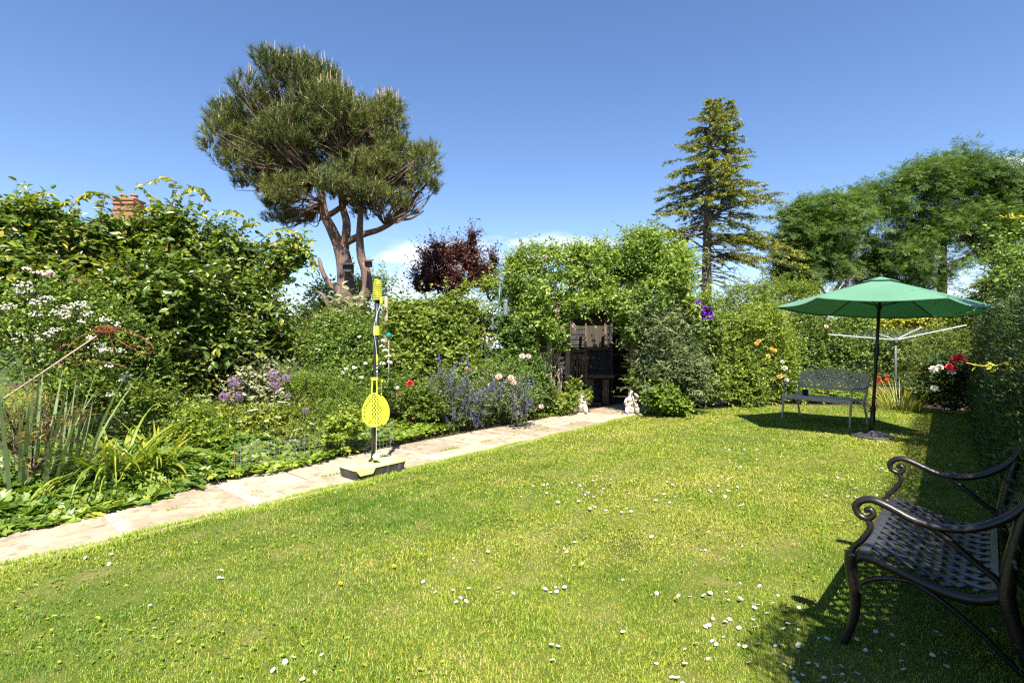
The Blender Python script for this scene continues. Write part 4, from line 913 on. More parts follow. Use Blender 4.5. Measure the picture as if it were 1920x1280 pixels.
    if nf:
        ar0 = np.array([np.prod(a[1]) ** .67 for a in lobes0]); i2 = r.choice(len(lobes0), nf, p=ar0 / ar0.sum()); dd = sph(r, nf); q = np.array([a[0] for a in lobes0])[i2] + dd * .86 * np.array([a[1] for a in lobes0])[i2] * (r.uniform(.35, .95, nf) ** .6)[:, None]
        k = (q[:, 2] > zmin) & (wob(q, seed + 5, 2.1 / gs) > thr - .2); q, dd = q[k], dd[k]; nn_ = len(q)
        mb.leaves(q, nrmz(dd + r.normal(size=(nn_, 3)) * .8), nrmz(UP * lift + dd * .6 + r.normal(size=(nn_, 3)) * .5), L * r.uniform(.7, 1.3, nn_), W * r.uniform(.7, 1.2, nn_), tmpl, np.clip(r.uniform(v0 * .6, v1 * .8, nn_), 0, 1))  # inner leaves drawn darker, shade within the crown put into their colour
    fo = mb.build(name_f, lmat, parent)
    if smat is not None and stem_r > 0: tw.build(name_s, smat, parent)
    return fo
def at_base(lobes, z=0):
    c = np.mean([l[0] for l in lobes], axis=0); return np.array([c[0], c[1], z])

M_bark = rough_wood('grey_bark', [(.07, .055, .042), (.13, .105, .085), (.2, .165, .14)], scale=4, stretch=(6, 6, 1.5), bump=.9)
M_twig = solid('brown_twig', [(.06, .04, .025), (.12, .085, .055)], rough=.9, spec=.2, scale=30)
M_gtwig = solid('green_twig', [(.05, .08, .018), (.09, .12, .03)], rough=.8, spec=.2, scale=30)
M_dog = leafmat('broad_leaf', [(0, .022, .05, .010), (.35, .05, .105, .014), (.62, .105, .16, .02), (.85, .19, .215, .03), (1, .28, .25, .05)], trans=.33, rough=.36, spec=.5)
M_rose = leafmat('rose_leaf', [(0, .022, .055, .012), (.4, .055, .115, .02), (.75, .105, .18, .025), (1, .19, .25, .04)], trans=.3, rough=.4, spec=.45)
M_mid = leafmat('mid_green_leaf', [(0, .03, .065, .012), (.4, .075, .135, .018), (.75, .14, .20, .025), (1, .23, .26, .04)], trans=.33, rough=.45)
M_lime = leafmat('lime_leaf', [(0, .04, .09, .012), (.4, .09, .165, .018), (.75, .155, .23, .025), (1, .23, .29, .045)], trans=.35, rough=.45)
M_climb = leafmat('climber_leaf', [(0, .035, .08, .018), (.4, .085, .165, .03), (.75, .155, .24, .04), (1, .24, .31, .07)], trans=.33, rough=.42)
M_grey_leaf = leafmat('grey_green_leaf', [(0, .06, .085, .045), (.45, .13, .165, .09), (.8, .21, .25, .15), (1, .32, .35, .24)], trans=.2, rough=.6, spec=.25, tmul=(1.2, 1.3, .8))
M_bud = leafmat('silvery_leaf', [(0, .035, .065, .03), (.4, .075, .12, .05), (.75, .14, .19, .09), (1, .25, .3, .18)], trans=.25, rough=.5, tmul=(1.2, 1.4, .6))
M_cop = leafmat('copper_leaf', [(0, .018, .010, .009), (.4, .042, .020, .016), (.75, .095, .048, .032), (1, .18, .10, .06)], trans=.25, rough=.4, tmul=(1.8, .7, .5))
M_gold = leafmat('golden_leaf', [(0, .06, .11, .012), (.4, .16, .21, .02), (.8, .27, .30, .025), (1, .36, .36, .05)], trans=.3, rough=.45)
M_bronze_leaf = leafmat('bronzed_leaf', [(0, .04, .06, .012), (.4, .09, .12, .02), (.75, .15, .14, .03), (1, .24, .12, .04)], trans=.3, rough=.5)
M_ash = leafmat('ash_leaf', [(0, .016, .044, .010), (.4, .040, .088, .015), (.75, .072, .13, .022), (1, .125, .18, .04)], trans=.3, rough=.5, spec=.25)
M_hedge = leafmat('hedge_leaf', [(0, .010, .026, .008), (.5, .024, .052, .011), (1, .055, .095, .016)], trans=.2, rough=.5)
M_strap = leafmat('strap_leaf', [(0, .34, .22, .05), (.12, .24, .22, .035), (.4, .14, .19, .025), (.75, .085, .15, .02), (1, .05, .10, .015)], trans=.3, rough=.4, spec=.5)
M_iris = leafmat('iris_leaf', [(0, .06, .11, .05), (.5, .10, .16, .075), (1, .16, .22, .11)], trans=.25, rough=.45, tmul=(1.2, 1.4, .6))
M_petal_w = leafmat('white_petal', [(0, .46, .40, .29), (.5, .58, .54, .44), (1, .66, .64, .57)], trans=.25, rough=.6, tmul=(1, 1, 1))
M_petal_p = leafmat('pink_petal', [(0, .62, .30, .28), (.5, .72, .46, .42), (1, .78, .6, .55)], trans=.25, rough=.6, tmul=(1, 1, 1))
M_petal_r = leafmat('red_petal', [(0, .35, .008, .02), (.5, .55, .015, .03), (1, .65, .04, .06)], trans=.2, rough=.5, tmul=(1, 1, 1))
M_petal_v = leafmat('violet_petal', [(0, .08, .06, .24), (.5, .16, .13, .40), (1, .28, .24, .52)], trans=.25, rough=.6, tmul=(1, 1, 1))
M_petal_m = leafmat('purple_petal', [(0, .10, .012, .26), (.5, .19, .03, .42), (1, .28, .07, .5)], trans=.25, rough=.5, tmul=(1, 1, 1))
M_petal_a = leafmat('allium_petal', [(0, .20, .11, .21), (.5, .33, .20, .32), (1, .46, .32, .43)], trans=.25, rough=.6, tmul=(1, 1, 1))
M_petal_y = leafmat('apricot_petal', [(0, .70, .30, .03), (.5, .75, .42, .06), (1, .8, .55, .2)], trans=.25, rough=.5, tmul=(1, 1, 1))
M_petal_b = leafmat('rusty_petal', [(0, .25, .06, .03), (1, .4, .14, .07)], trans=.1)
M_petal_o = leafmat('orange_petal', [(0, .6, .10, .04), (.5, .7, .18, .06), (1, .75, .32, .1)], trans=.2, rough=.5, tmul=(1, 1, 1))

TOCAM = lambda p: nrmz(np.array([0, 0, EYE]) - p)
def rose_flower(c, R, mat, parent, seed, name='flower'):
    r = RNG(seed); mb = MB(); f = nrmz(TOCAM(c) * .6 + UP * .6 + r.normal(size=3) * .35); u = nrmz(np.cross(f, [.3, .2, .9])); w_ = np.cross(f, u)
    for ring, (el, k, rr) in enumerate(((.15, 7, 1.), (.55, 6, .85), (1.0, 5, .65), (1.35, 4, .5))):
        a = np.arange(k) * 2 * PI / k + ring * .5 + r.normal(0, .15, k); ax = (u[None] * np.cos(a)[:, None] + w_[None] * np.sin(a)[:, None]) * math.cos(el) + f * math.sin(el)
        mb.leaves(np.tile(c, (k, 1)) + f * .1 * R * ring, ax, np.tile(f, (k, 1)), R * rr, R * rr * .95, OVAL, r.uniform(.2, 1, k))
    return mb.build(name, mat, parent)
def cluster(c, R, k, fs, mat, parent, seed, flat=.5, name='flower_cluster'):
    r = RNG(seed); mb = MB(); q = sph(r, k) * np.array([R, R, R * flat]) * (r.random(k) ** .4)[:, None]; q[:, 2] = np.abs(q[:, 2]) * 1.0
    for j in range(4):
        a = j * PI / 2 + r.uniform(0, 1, k); f = nrmz(UP * .5 + TOCAM(c) * .6 + q / R * .5 + r.normal(size=(k, 3)) * .25); u = nrmz(np.cross(f, r.normal(size=(k, 3)) * .1 + [.2, .3, .9])); w_ = np.cross(f, u)
        ax = u * np.cos(a)[:, None] + w_ * np.sin(a)[:, None] + f * .2
        mb.leaves(c + q, ax, f, fs * .55, fs * .5, DIA, r.uniform(.2, 1, k))
    for z in q: mb.tube([c - UP * R * 1.1, c + z * .6 - UP * R * .3, c + z], .0016, 3, .4, 1, cap=False)
    return mb.build(name, [mat, M_gtwig], parent)
def spike(p0, d, L, R, k, fs, mat, parent, seed, stemmat=None, name='flower_spike'):
    r = RNG(seed); mb = MB(); t = r.random(k); a = r.uniform(0, 2 * PI, k); d = nrmz(d); u = nrmz(np.cross(d, [.3, .9, .1])); w_ = np.cross(d, u)
    o = u * np.cos(a)[:, None] + w_ * np.sin(a)[:, None]; rr = R * (1 - .65 * t)
    # whorls with gaps
    t = (np.floor(t * 7) + r.uniform(.1, .75, k)) / 7
    mb.leaves(p0 + d * (t * L)[:, None] + o * (rr * .35)[:, None], o + d * .5 + r.normal(size=(k, 3)) * .3, d + r.normal(size=(k, 3)) * .3, fs, fs * .6, DIA, r.uniform(0, 1, k))
    ms = [mat]
    if stemmat is not None: mb.tube([p0 - d * L * 1.2, p0, p0 + d * L * .95], .0025, 4, .5, 1, cap=False); ms.append(stemmat)
    return mb.build(name, ms, parent)
def strap_clump(name, c, n, L, W, th, bend, mat, label, cat, seed, rad=.15, v=(.3, .9), group=None, seg=6):
    r = RNG(seed); o = thing(name, c, label, cat, group); a = r.uniform(0, 2 * PI, n); hd = np.stack([np.cos(a), np.sin(a), 0 * a], 1); q = np.sqrt(r.random(n)) * rad
    mb = MB(); mb.blades(c + hd * q[:, None], hd, L * r.uniform(.6, 1.15, n), W * r.uniform(.7, 1.2, n), r.uniform(*th, n), r.uniform(*bend, n), r.uniform(*v, n), seg=seg); mb.build('leaves', mat, o); return o
def flowers_at(lst, Y, R, mat, parent, seed, name='flower'):
    for i, l in enumerate(lst):
        rose_flower(P(l[0], l[1], l[2] if len(l) > 2 else Y), R * (.85 + .3 * ((i * 37 % 10) / 10)), mat, parent, seed + i, name)

# ================= left border: the tall shrubs
LB = lobes_px([(-50, 590, 80, 90, -.9), (-40, 470, 70, 50, -.7), (50, 450, 75, 55, -.6), (130, 470, 70, 50, .2), (60, 560, 80, 70, -.8), (220, 490, 70, 55, .4), (310, 470, 70, 55, .5), (320, 560, 110, 80, -.2), (410, 490, 70, 60, .9), (500, 500, 55, 45, 1.2), (460, 590, 80, 70, .7), (200, 600, 100, 80, -.4), (360, 650, 110, 60, .1), (500, 660, 60, 50, 1.0), (330, 425, 36, 28, .5), (548, 480, 34, 24, 1.1), (90, 415, 50, 24, -.4), (20, 410, 40, 22, -.6), (236, 425, 34, 14, .2), (380, 720, 90, 36, .6), (270, 715, 100, 36, -.2), (480, 715, 60, 30, 1.4)], 6.9)
big = thing('flowering_dogwood', (-4.4, 7.0, 0), 'tall wide broad leaved shrub with yellowing arching tips filling the left border', 'shrub')
grow('foliage', 'branch', big, LB, 5600, .32, 7, .098, .052, OVAL, M_dog, M_twig, 101, up=.3, out=.9, droop=.35, fill=.45, thr=-.5, v0=.05, v1=.62, stem_r=.004, tipv=.45)
# arching shoots above the outline
r = RNG(102)
for k, (pl, dy) in enumerate(((((318, 450), (322, 390), (330, 352), (310, 332), (262, 348)), .4), (((320, 420), (345, 360), (372, 352), (388, 372)), .5), (((380, 460), (395, 410), (425, 395), (450, 402)), .8), (((180, 440), (190, 395), (195, 365), (172, 360)), .1), (((120, 440), (130, 395), (150, 372), (158, 366)), -.2), (((40, 430), (42, 385), (55, 366), (90, 362)), -.5), (((250, 450), (262, 400), (282, 388)), .3), (((480, 460), (520, 430), (560, 440), (588, 490)), 1.1), (((470, 470), (530, 452), (575, 470), (592, 505)), 1.0), (((10, 440), (8, 390), (20, 365)), -.6), (((300, 440), (298, 400), (290, 372)), .4), (((430, 460), (455, 425), (480, 418)), .9), (((80, 430), (105, 385), (118, 380)), -.3))):
    mb = MB(); tw = MB(); s_ = spline([P(x, y, 6.9 + dy) for x, y in pl], 6); tw.tube(s_, np.linspace(.008, .003, len(s_)), 5, cap=False); m = 26
    t = np.linspace(.15, 1, m); q = np.stack([np.interp(t, np.linspace(0, 1, len(s_)), s_[:, i]) for i in range(3)], 1); q = np.repeat(q, 2, 0); tn = nrmz(np.repeat(np.stack([np.interp(t, np.linspace(0, 1, len(s_)), np.gradient(s_[:, i])) for i in range(3)], 1), 2, 0))
    lat = nrmz(np.cross(tn, [0, -.4, 1.])) * np.tile([1, -1], m)[:, None]
    mb.leaves(q, tn * .5 + lat - UP * .45 + r.normal(size=q.shape) * .25, UP + r.normal(size=q.shape) * .4, r.uniform(.07, .115, 2 * m), r.uniform(.038, .056, 2 * m), OVAL, np.clip(r.uniform(.35, 1, 2 * m), 0, 1))
    sho = mb.build('arching_shoot', M_dog, big); tw.build('stem', M_twig, sho)

# white rambling rose in front, lower left
LR = lobes_px([(-30, 650, 70, 70, -.2), (-20, 570, 60, 60, -.1), (60, 560, 80, 45, 0), (170, 590, 90, 40, .2), (80, 640, 90, 70, -.1), (230, 640, 60, 55, .3), (130, 700, 110, 60, 0), (260, 690, 60, 60, .4)], 5.7)
rr0 = thing('rambling_rose', at_base(LR), 'white flowered rambling rose with small bright leaves in front of the tall left shrub', 'rose')
grow('foliage', 'stem', rr0, LR, 2600, .22, 8, .042, .024, OVAL, M_rose, M_gtwig, 111, fill=.4, thr=-.45, v0=.15, v1=.75, stem_r=.003)
for i, (x, y, s_) in enumerate(((45, 537, 1.), (58, 548, .8), (35, 550, .7), (66, 570, .9), (80, 566, .6), (92, 562, .5), (20, 578, .7), (3, 580, .7), (118, 585, 1.), (105, 591, .8), (140, 580, 1.), (152, 576, .9), (165, 592, .8), (158, 605, .6), (128, 597, .7), (198, 602, .6), (218, 612, .6), (90, 630, .7), (104, 621, .5), (172, 636, .5), (182, 652, 1.), (192, 662, .7), (200, 660, .6), (68, 592, .7), (75, 680, .5), (205, 688, .6), (232, 715, .8), (238, 706, .6), (207, 742, .6), (130, 740, .6), (142, 746, .5), (82, 718, .5), (225, 660, .5))):
    cluster(P(x, y, 5.25 - .002 * abs(x - 120) + (.25 if y > 650 else 0)), .06 * s_ + .02, int(18 * s_) + 4, .022, M_petal_w, rr0, 300 + i, .9)
for i, (x, y) in enumerate(((52, 505), (75, 512), (88, 516), (97, 512))): cluster(P(x, y, 5.2), .05, 10, .03, M_petal_p, rr0, 350 + i)

# green background planting behind the left border
def shrub(name, label, cat, px, Y, n, ln, m, L, W, tmpl, lm_, sm_, seed, group=None, **kw):
    lb = lobes_px(px, Y); o = thing(name, at_base(lb), label, cat, group); grow('foliage', 'stem', o, lb, n, ln, m, L, W, tmpl, lm_, sm_, seed, **kw); return o

shrub('small_tree', 'bright green small leaved tree behind the pine trunk', 'tree', [(610, 560, 35, 40), (690, 555, 50, 45, .5), (655, 590, 90, 30, .2), (720, 600, 40, 30), (590, 600, 40, 30)], 17., 1500, .45, 7, .12, .065, DIA, M_lime, M_twig, 121, thr=-.3, v0=.1, v1=.6)
shrub('evergreen_shrub', 'dark dense shrub under the pine at the back of the border', 'shrub', [(600, 640, 60, 35), (690, 640, 60, 40, .3), (650, 620, 40, 20)], 11., 1500, .25, 7, .07, .04, DIA, M_mid, M_twig, 122, v0=.0, v1=.45)

# ================= pine
PY = 13.; T = lambda x, y, dy=0: P(x, y, PY + dy)
pine = thing('pine_tree', T(648, 640) * [1, 1, 0], 'tall umbrella shaped pine with a forked reddish trunk and pale candles on top', 'tree')
M_pbark = rough_wood('pine_bark', [(.075, .05, .04), (.15, .10, .078), (.24, .165, .13)], scale=2.2, stretch=(5, 5, 1.2), bump=1.)
M_pred = rough_wood('red_pine_bark', [(.09, .055, .038), (.16, .095, .062), (.23, .14, .095)], scale=2.2, stretch=(5, 5, 1.2), bump=.8)
b = MB(); s_ = spline([T(648, 742), T(648, 640), T(646, 580), T(648, 530), T(645, 490), T(638, 462)], 6); b.tube(s_, np.interp(np.linspace(0, 1, len(s_)), [0, .3, .6, 1], [.36, .30, .21, .18]), 14, 0.5)
b.tube(spline([T(655, 600), T(672, 575), T(688, 545), T(686, 510), T(677, 480), T(674, 440, -.1)], 6), np.linspace(.17, .09, 31), 10)
b.build('trunk', M_pbark, pine, True)
def br(pl, r0, r1, mat=M_pred, name='branch', k=8, par=None):
    b = MB(); s_ = spline([T(*q) for q in pl], 5); b.tube(s_, np.linspace(r0, r1, len(s_)), k); return b.build(name, mat, par or pine, True)
br([(640, 470), (622, 430), (608, 400), (600, 350), (588, 290), (575, 220)], .155, .04); br([(645, 470), (650, 420), (641, 380), (640, 320), (650, 250)], .12, .04)
br([(648, 455), (680, 440), (712, 430), (742, 412), (770, 380), (800, 345)], .095, .025); br([(674, 445, -.1), (676, 400), (680, 350), (690, 290)], .09, .03)
br([(612, 405), (630, 395), (660, 370), (690, 330), (720, 280)], .08, .03); br([(600, 350), (560, 330), (510, 320), (460, 300)], .06, .02); br([(605, 390), (560, 370), (500, 345), (440, 320)], .05, .015)
br([(600, 345, .3), (590, 300, .9), (570, 260, 1.6)], .07, .02); br([(641, 380), (660, 330, -.6), (670, 280, -1.2)], .07, .02); br([(742, 412), (770, 410), (795, 395)], .04, .012)
br([(608, 400), (580, 395), (545, 392), (520, 400)], .045, .012); br([(680, 350), (720, 350), (760, 340), (790, 320)], .05, .015); br([(700, 345), (730, 345), (745, 350)], .02, .008, M_cane)
br([(640, 548), (620, 535), (606, 512), (598, 485)], .09, .04, M_pbark, 'dead_limb'); br([(640, 600), (618, 575), (604, 552), (586, 545)], .09, .025, M_pbark, 'dead_limb')
PL = lobes_px([(545, 190, 80, 72, 0, 1.3), (480, 235, 70, 60, -.2, 1.2), (455, 290, 55, 55, 0, 1.1), (600, 225, 80, 75, -.4, 1.4), (560, 290, 95, 60, .1, 1.5), (650, 270, 70, 70, .2, 1.3), (705, 255, 55, 60, 0, 1.1), (745, 300, 45, 55, .2, 1.), (700, 330, 75, 45, -.2, 1.2), (800, 310, 32, 40, 0, .6), (790, 355, 36, 26, -.3, .6), (760, 390, 40, 22, 0, .6), (500, 330, 60, 35, -.3, 1.), (570, 350, 60, 30, .5, .9), (540, 150, 50, 38, 0, .9), (440, 250, 40, 40, .2, .8), (690, 395, 40, 22, .8, .7), (545, 415, 50, 22, .9, .7), (520, 400, 28, 20, 1.2, .5), (640, 330, 60, 40, 1.0, .9), (530, 365, 60, 26, -.5, .8), (620, 360, 60, 26, -.8, .8), (690, 370, 55, 24, -.6, .7), (600, 170, 50, 50, .3, 1.), (430, 300, 30, 30, 0, .7), (470, 350, 45, 22, .3, .7), (740, 350, 55, 32, .3, .9)], PY)
M_need = leafmat('pine_needle', [(0, .026, .045, .014), (.3, .055, .082, .020), (.6, .10, .128, .028), (.85, .17, .18, .04), (1, .24, .18, .06)], trans=.12, rough=.45, spec=.4)
PL = fragment(PL, 5, 77)
r = RNG(131); mb = MB(); tw = MB(); cones = MB(); candle = MB()
area = np.array([l[1][0] * l[1][2] for l in PL]); n = 5600; idx = r.choice(len(PL), n, p=area / area.sum()); C = np.array([l[0] for l in PL])[idx]; R = np.array([l[1] for l in PL])[idx]
d = sph(r, n); d[:, 2] = np.where(d[:, 2] < -.35, -d[:, 2], d[:, 2]); base = C + d * R * (.5 + .5 * np.sqrt(r.random(n)))[:, None] * (1 + .14 * wob(d * 2 + C, 3))[:, None]
k = wob(base, 8, 1.7) > -.72; base, d, C = base[k], d[k], C[k]; n = len(base)
sh = nrmz(d * .55 + UP * .75 + r.normal(size=(n, 3)) * .28); SL = r.uniform(.16, .34, n)
for j in range(34):                                              # needles, in tufts along each shoot
    t = r.random(n) ** .7; o = sph(r, n); ax = nrmz(sh * .95 + o * .75)
    mb.leaves(base + sh * (SL * t)[:, None], ax, sph(r, n), r.uniform(.13, .21, n), r.uniform(.009, .014, n), NEED, np.clip(.34 + .35 * (wob(base, 12, 1.1)) * .6 + r.uniform(-.25, .3, n), 0, 1))
mb.build('needles', M_need, pine)
heart = np.array([T(605, 380), T(640, 360), T(720, 420), T(680, 370), T(590, 330), T(650, 300)])
for q in base[::5]:                                              # thin boughs from the limbs to the tufts
    h_ = heart[np.argmin(np.linalg.norm(heart - q, axis=1))]; mid = (q * .55 + h_ * .45) - UP * .12 * np.linalg.norm(q - h_) * .5 + r.normal(size=3) * .10; tw.tube(spline([h_, mid, q], 3), np.linspace(.022, .007, 7), 4, cap=False)
tw.build('twigs', M_pbark, pine)
zt = C[:, 2]; top = (d[:, 2] > .5) & (r.random(n) < .3) & ((base[:, 2] > 6.2) | (r.random(n) < .25))
for q, s1 in zip(base[top], SL[top]):
    q0 = q + UP * s1 * .9; tall = (q[2] > 6.0); candle.tube([q0, q0 + (UP + r.normal(size=3) * .08) * r.uniform(.12, .36) * (1 if tall else .4)], [.008, .004], 4, r.uniform(0, 1), cap=False)
ca_ = candle.build('candles', leafmat('pine_candle', [(0, .20, .17, .09), (1, .30, .26, .16)], trans=0), pine); ca_['kind'] = 'stuff'
cb = base[(d[:, 2] < .3)][::9]
M_cone = solid('pine_cone', [(.07, .045, .03), (.13, .085, .055)], rough=.9, scale=40)
for q in cb[:60]:
    cones = MB(); cones.lathe([(0, -.06), (.035, -.03), (.03, .02), (0, .05)], q - UP * .05, 6); cones.build('cone', M_cone, pine)
M_box = rough_wood('dark_box_wood', [(.03, .03, .034), (.06, .06, .066), (.09, .09, .10)]); M_rbox = rough_wood('reddish_box_wood', [(.09, .04, .03), (.15, .07, .055), (.2, .1, .08)])
for px, py, w_, h_, mt, lb in ((653, 503, 16, 14, M_box, 'dark grey nest box fixed on the main pine trunk'), (691, 495, 10, 10, M_rbox, 'reddish brown nest box on the right hand stem of the pine')):
    c = T(px, py, -.38); a, h = w_ / F * PY, h_ / F * PY; o = thing('nest_box', c, lb, 'nest box', 'nest boxes on the pine'); b = MB(); b.box(c, (a, .2, h)); b.build('box', mt, o)
    b = MB(); b.box(c + UP * (h / 2 + .015) - [0, .03, 0], (a + .06, .3, .025), (np.array([1, 0, 0]), nrmz(np.array([0, 1, .25])), nrmz(np.array([0, -.25, 1])))); b.build('roof', mt, o)
    b = MB(); b.lathe([(0, 0), (.018, 0)], c - [0, .102, 0] + UP * h * .15, 10, ax=(np.array([1, 0, 0]), UP, np.array([0, -1, 0]))); b.build('entrance_hole', M_blackwood, o)

# ================= copper leaved tree
o = shrub('copper_leaved_tree', 'dark copper leaved tree behind the green shrubs left of the arbour', 'tree', [(820, 500, 34, 30), (880, 485, 22, 26, .2), (905, 520, 26, 26, .2), (795, 532, 26, 20, -.2), (850, 535, 42, 26), (886, 452, 7, 18), (926, 490, 8, 12, .1), (822, 470, 12, 16), (855, 478, 16, 22)], 15., 1900, .42, 9, .085, .05, DIA, M_cop, M_twig, 141, up=.7, thr=-.5, v0=.05, v1=.7, rnd=.35, fill=.5)
b = MB(); b.tube([P(850, 640, 15) * [1, 1, 0], P(850, 560, 15), P(855, 500, 15)], [.12, .09, .03], 8); b.build('trunk', M_bark, o, True)

# ================= spruce
SY = 16.; T2 = lambda x, y, dy=0: P(x, y, SY + dy)
sp_ = thing('spruce_tree', T2(1324, 640) * [1, 1, 0], 'tall open spruce with bare lower trunk and yellow green new tips', 'tree')
b = MB(); s_ = spline([T2(1324, 640) * [1, 1, 0], T2(1324, 600), T2(1325, 500), T2(1327, 400), T2(1330, 300), T2(1334, 215), T2(1337, 185)], 5); b.tube(s_, np.linspace(.20, .02, len(s_)), 10); b.tube(spline([T2(1326, 420), T2(1350, 395), T2(1358, 340), T2(1362, 250), T2(1365, 190)], 5), np.linspace(.08, .012, 21), 7); b.build('trunk', M_bark, sp_, True)
M_spr = leafmat('spruce_needle', [(0, .028, .05, .026), (.3, .055, .085, .035), (.5, .09, .13, .03), (.75, .17, .225, .03), (1, .27, .32, .04)], trans=.15, rough=.5)
r = RNG(151); mb = MB(); tw = MB()
def bough(p0, dirh, Ln, rise, sag, dens, yel):
    m = max(6, int(Ln / .085)); t = np.linspace(0, 1, 9); pts = p0 + dirh * (Ln * t)[:, None] + UP * (Ln * (rise * t - sag * t * t))[:, None]
    tw.tube(pts, np.linspace(.022 * (Ln / 1.5) ** .5 + .004, .004, 9), 5, cap=False)
    for i in range(m):
        f = r.uniform(.18 if dens > .6 else .45, 1); q = np.array([np.interp(f, t, pts[:, k]) for k in range(3)]); sd_ = 1 if i % 2 else -1
        lat = nrmz(np.cross(dirh, UP)) * sd_; sl_ = r.uniform(.18, .42) * (1.15 - .6 * f) * (.6 + .3 * Ln); dd = nrmz(dirh * .75 + lat * r.uniform(.3, .9) - UP * r.uniform(-.1, .4)); 
        if r.random() > dens: continue
        kk = int(sl_ / .009); tt = r.random(kk); base = q + dd * (tt * sl_)[:, None]; o = sph(r, kk); o[:, 2] *= .6
        tw.tube([q, q + dd * sl_], [.004, .002], 3, cap=False)
        tipy = np.clip(.3 + r.uniform(-.2, .2, kk) + (tt > .5) * yel * r.uniform(.25, .9, kk), 0, 1)
        mb.leaves(base, nrmz(dd * .8 + o), nrmz(UP + sph(r, kk) * .6), r.uniform(.055, .10, kk), r.uniform(.016, .026, kk), DIA, tipy)
prof = lambda y: np.interp(y, [185, 215, 260, 310, 350, 400, 440, 470, 520], [7, 26, 54, 76, 92, 108, 95, 80, 70])
for yy in np.arange(190, 540, 7.0):
    for k in range(5 if yy < 420 else 4):
        a = r.uniform(0, 2 * PI); dirh = np.array([math.cos(a), math.sin(a), 0]); cx = np.interp(yy, [185, 640], [1337, 1324]); Ln = prof(yy) / F * SY * r.uniform(.55, 1.25) * (1.0 if yy < 430 else .85)
        bough(T2(cx, yy + r.uniform(-4, 4)), dirh, Ln, .25 if yy < 300 else .05, .15 if yy < 420 else .35, 1.0 if yy < 390 else (.55 if yy < 440 else .22), .9 if yy < 420 else .5)
for yy in np.arange(192, 330, 8.):
    for k in range(3): a = r.uniform(0, 2 * PI); bough(T2(np.interp(yy, [190, 340], [1365, 1358]), yy), np.array([math.cos(a), math.sin(a), 0]), prof(yy) * .6 / F * SY * r.uniform(.6, 1.), .3, .1, 1., 1.)
for x0, y0, x1, y1, dn in ((1326, 410, 1460, 368, .5), (1326, 440, 1470, 470, .9), (1326, 450, 1500, 480, .9), (1326, 455, 1440, 440, .9), (1326, 470, 1430, 500, .8), (1326, 480, 1500, 510, .8), (1326, 490, 1400, 480, .8), (1326, 430, 1240, 460, .6), (1326, 450, 1235, 440, .5), (1326, 470, 1225, 418, .2)):
    for j in range(3):
        p0 = T2(x0, y0); p1 = T2(x1, y1 + r.uniform(-14, 14), r.uniform(-1, 1)); v_ = p1 - p0; L_ = np.linalg.norm(v_); h_ = nrmz(v_ * [1, 1, 0]); Lh = np.linalg.norm(v_[:2]); bough(p0, h_, Lh, v_[2] / Lh + .2, .2, dn, 1.)
mb.build('needles', M_spr, sp_); tw.build('branches', M_bark, sp_)

# ================= windswept trees at the right, beyond the garden
def bigtree(name, label, px, Y, trunk, n, seed, ln=.8, m=8, L=.27, W=.2, group=None, mat=None, **kw):
    lb = lobes_px(px, Y); o = thing(name, trunk[0][0] * [1, 1, 0], label, 'tree', group)
    grow('crown', 'twigs', o, lb, n, ln, m, L, W, PINN, mat or M_ash, M_bark, seed, stem_r=.006, droop=.3, maxl=1.35, **kw)
    b = MB()
    for i, (pts, r0, r1) in enumerate([(trunk[0] if False else t_[0], t_[1], t_[2]) for t_ in trunk[1]]): s_ = spline(pts, 5); b.tube(s_, np.linspace(r0, r1, len(s_)), 8)
    b.build('trunk', M_bark, o, True); return o
A = lambda x, y, dy=0: P(x, y, 24. + dy)
bigtree('ash_tree', 'large dark green windswept tree behind the parasol at the right', [(1780, 330, 80, 48, 0, 2.), (1700, 370, 65, 50, 0, 2.), (1840, 350, 55, 55, .5, 1.8), (1650, 420, 55, 45, -.4, 1.6), (1740, 430, 75, 50, .2, 2.2), (1890, 330, 40, 40, 0, 1.4), (1910, 400, 55, 60, 0, 1.8), (1830, 430, 60, 45, -.3, 1.8), (1680, 480, 60, 35, -.3, 1.6), (1640, 370, 30, 25, 0, 1.), (1740, 500, 45, 28, .4, 1.4), (1890, 460, 50, 35, 0, 1.5), (1960, 380, 60, 70, 0, 2.), (1620, 480, 32, 40, .2, 1.2), (1690, 520, 60, 32, -.4, 1.6), (1735, 530, 36, 22, 0, 1.), (1640, 520, 40, 34, .2, 1.3), (1890, 500, 44, 36, .3, 1.4), (1930, 520, 50, 40, 0, 1.4)], 24., (
    [A(1765, 640)], [([A(1765, 640) * [1, 1, 0], A(1766, 560), A(1768, 500), A(1770, 440), A(1775, 380)], .26, .07), ([A(1768, 510), A(1800, 490), A(1835, 465), A(1870, 430)], .14, .04), ([A(1766, 540), A(1730, 500), A(1700, 450)], .14, .04)]), 7000, 161, fill=.3, thr=-.36, up=.55, rnd=.4, v0=.05, v1=.7)
A = lambda x, y, dy=0: P(x, y, 22. + dy)
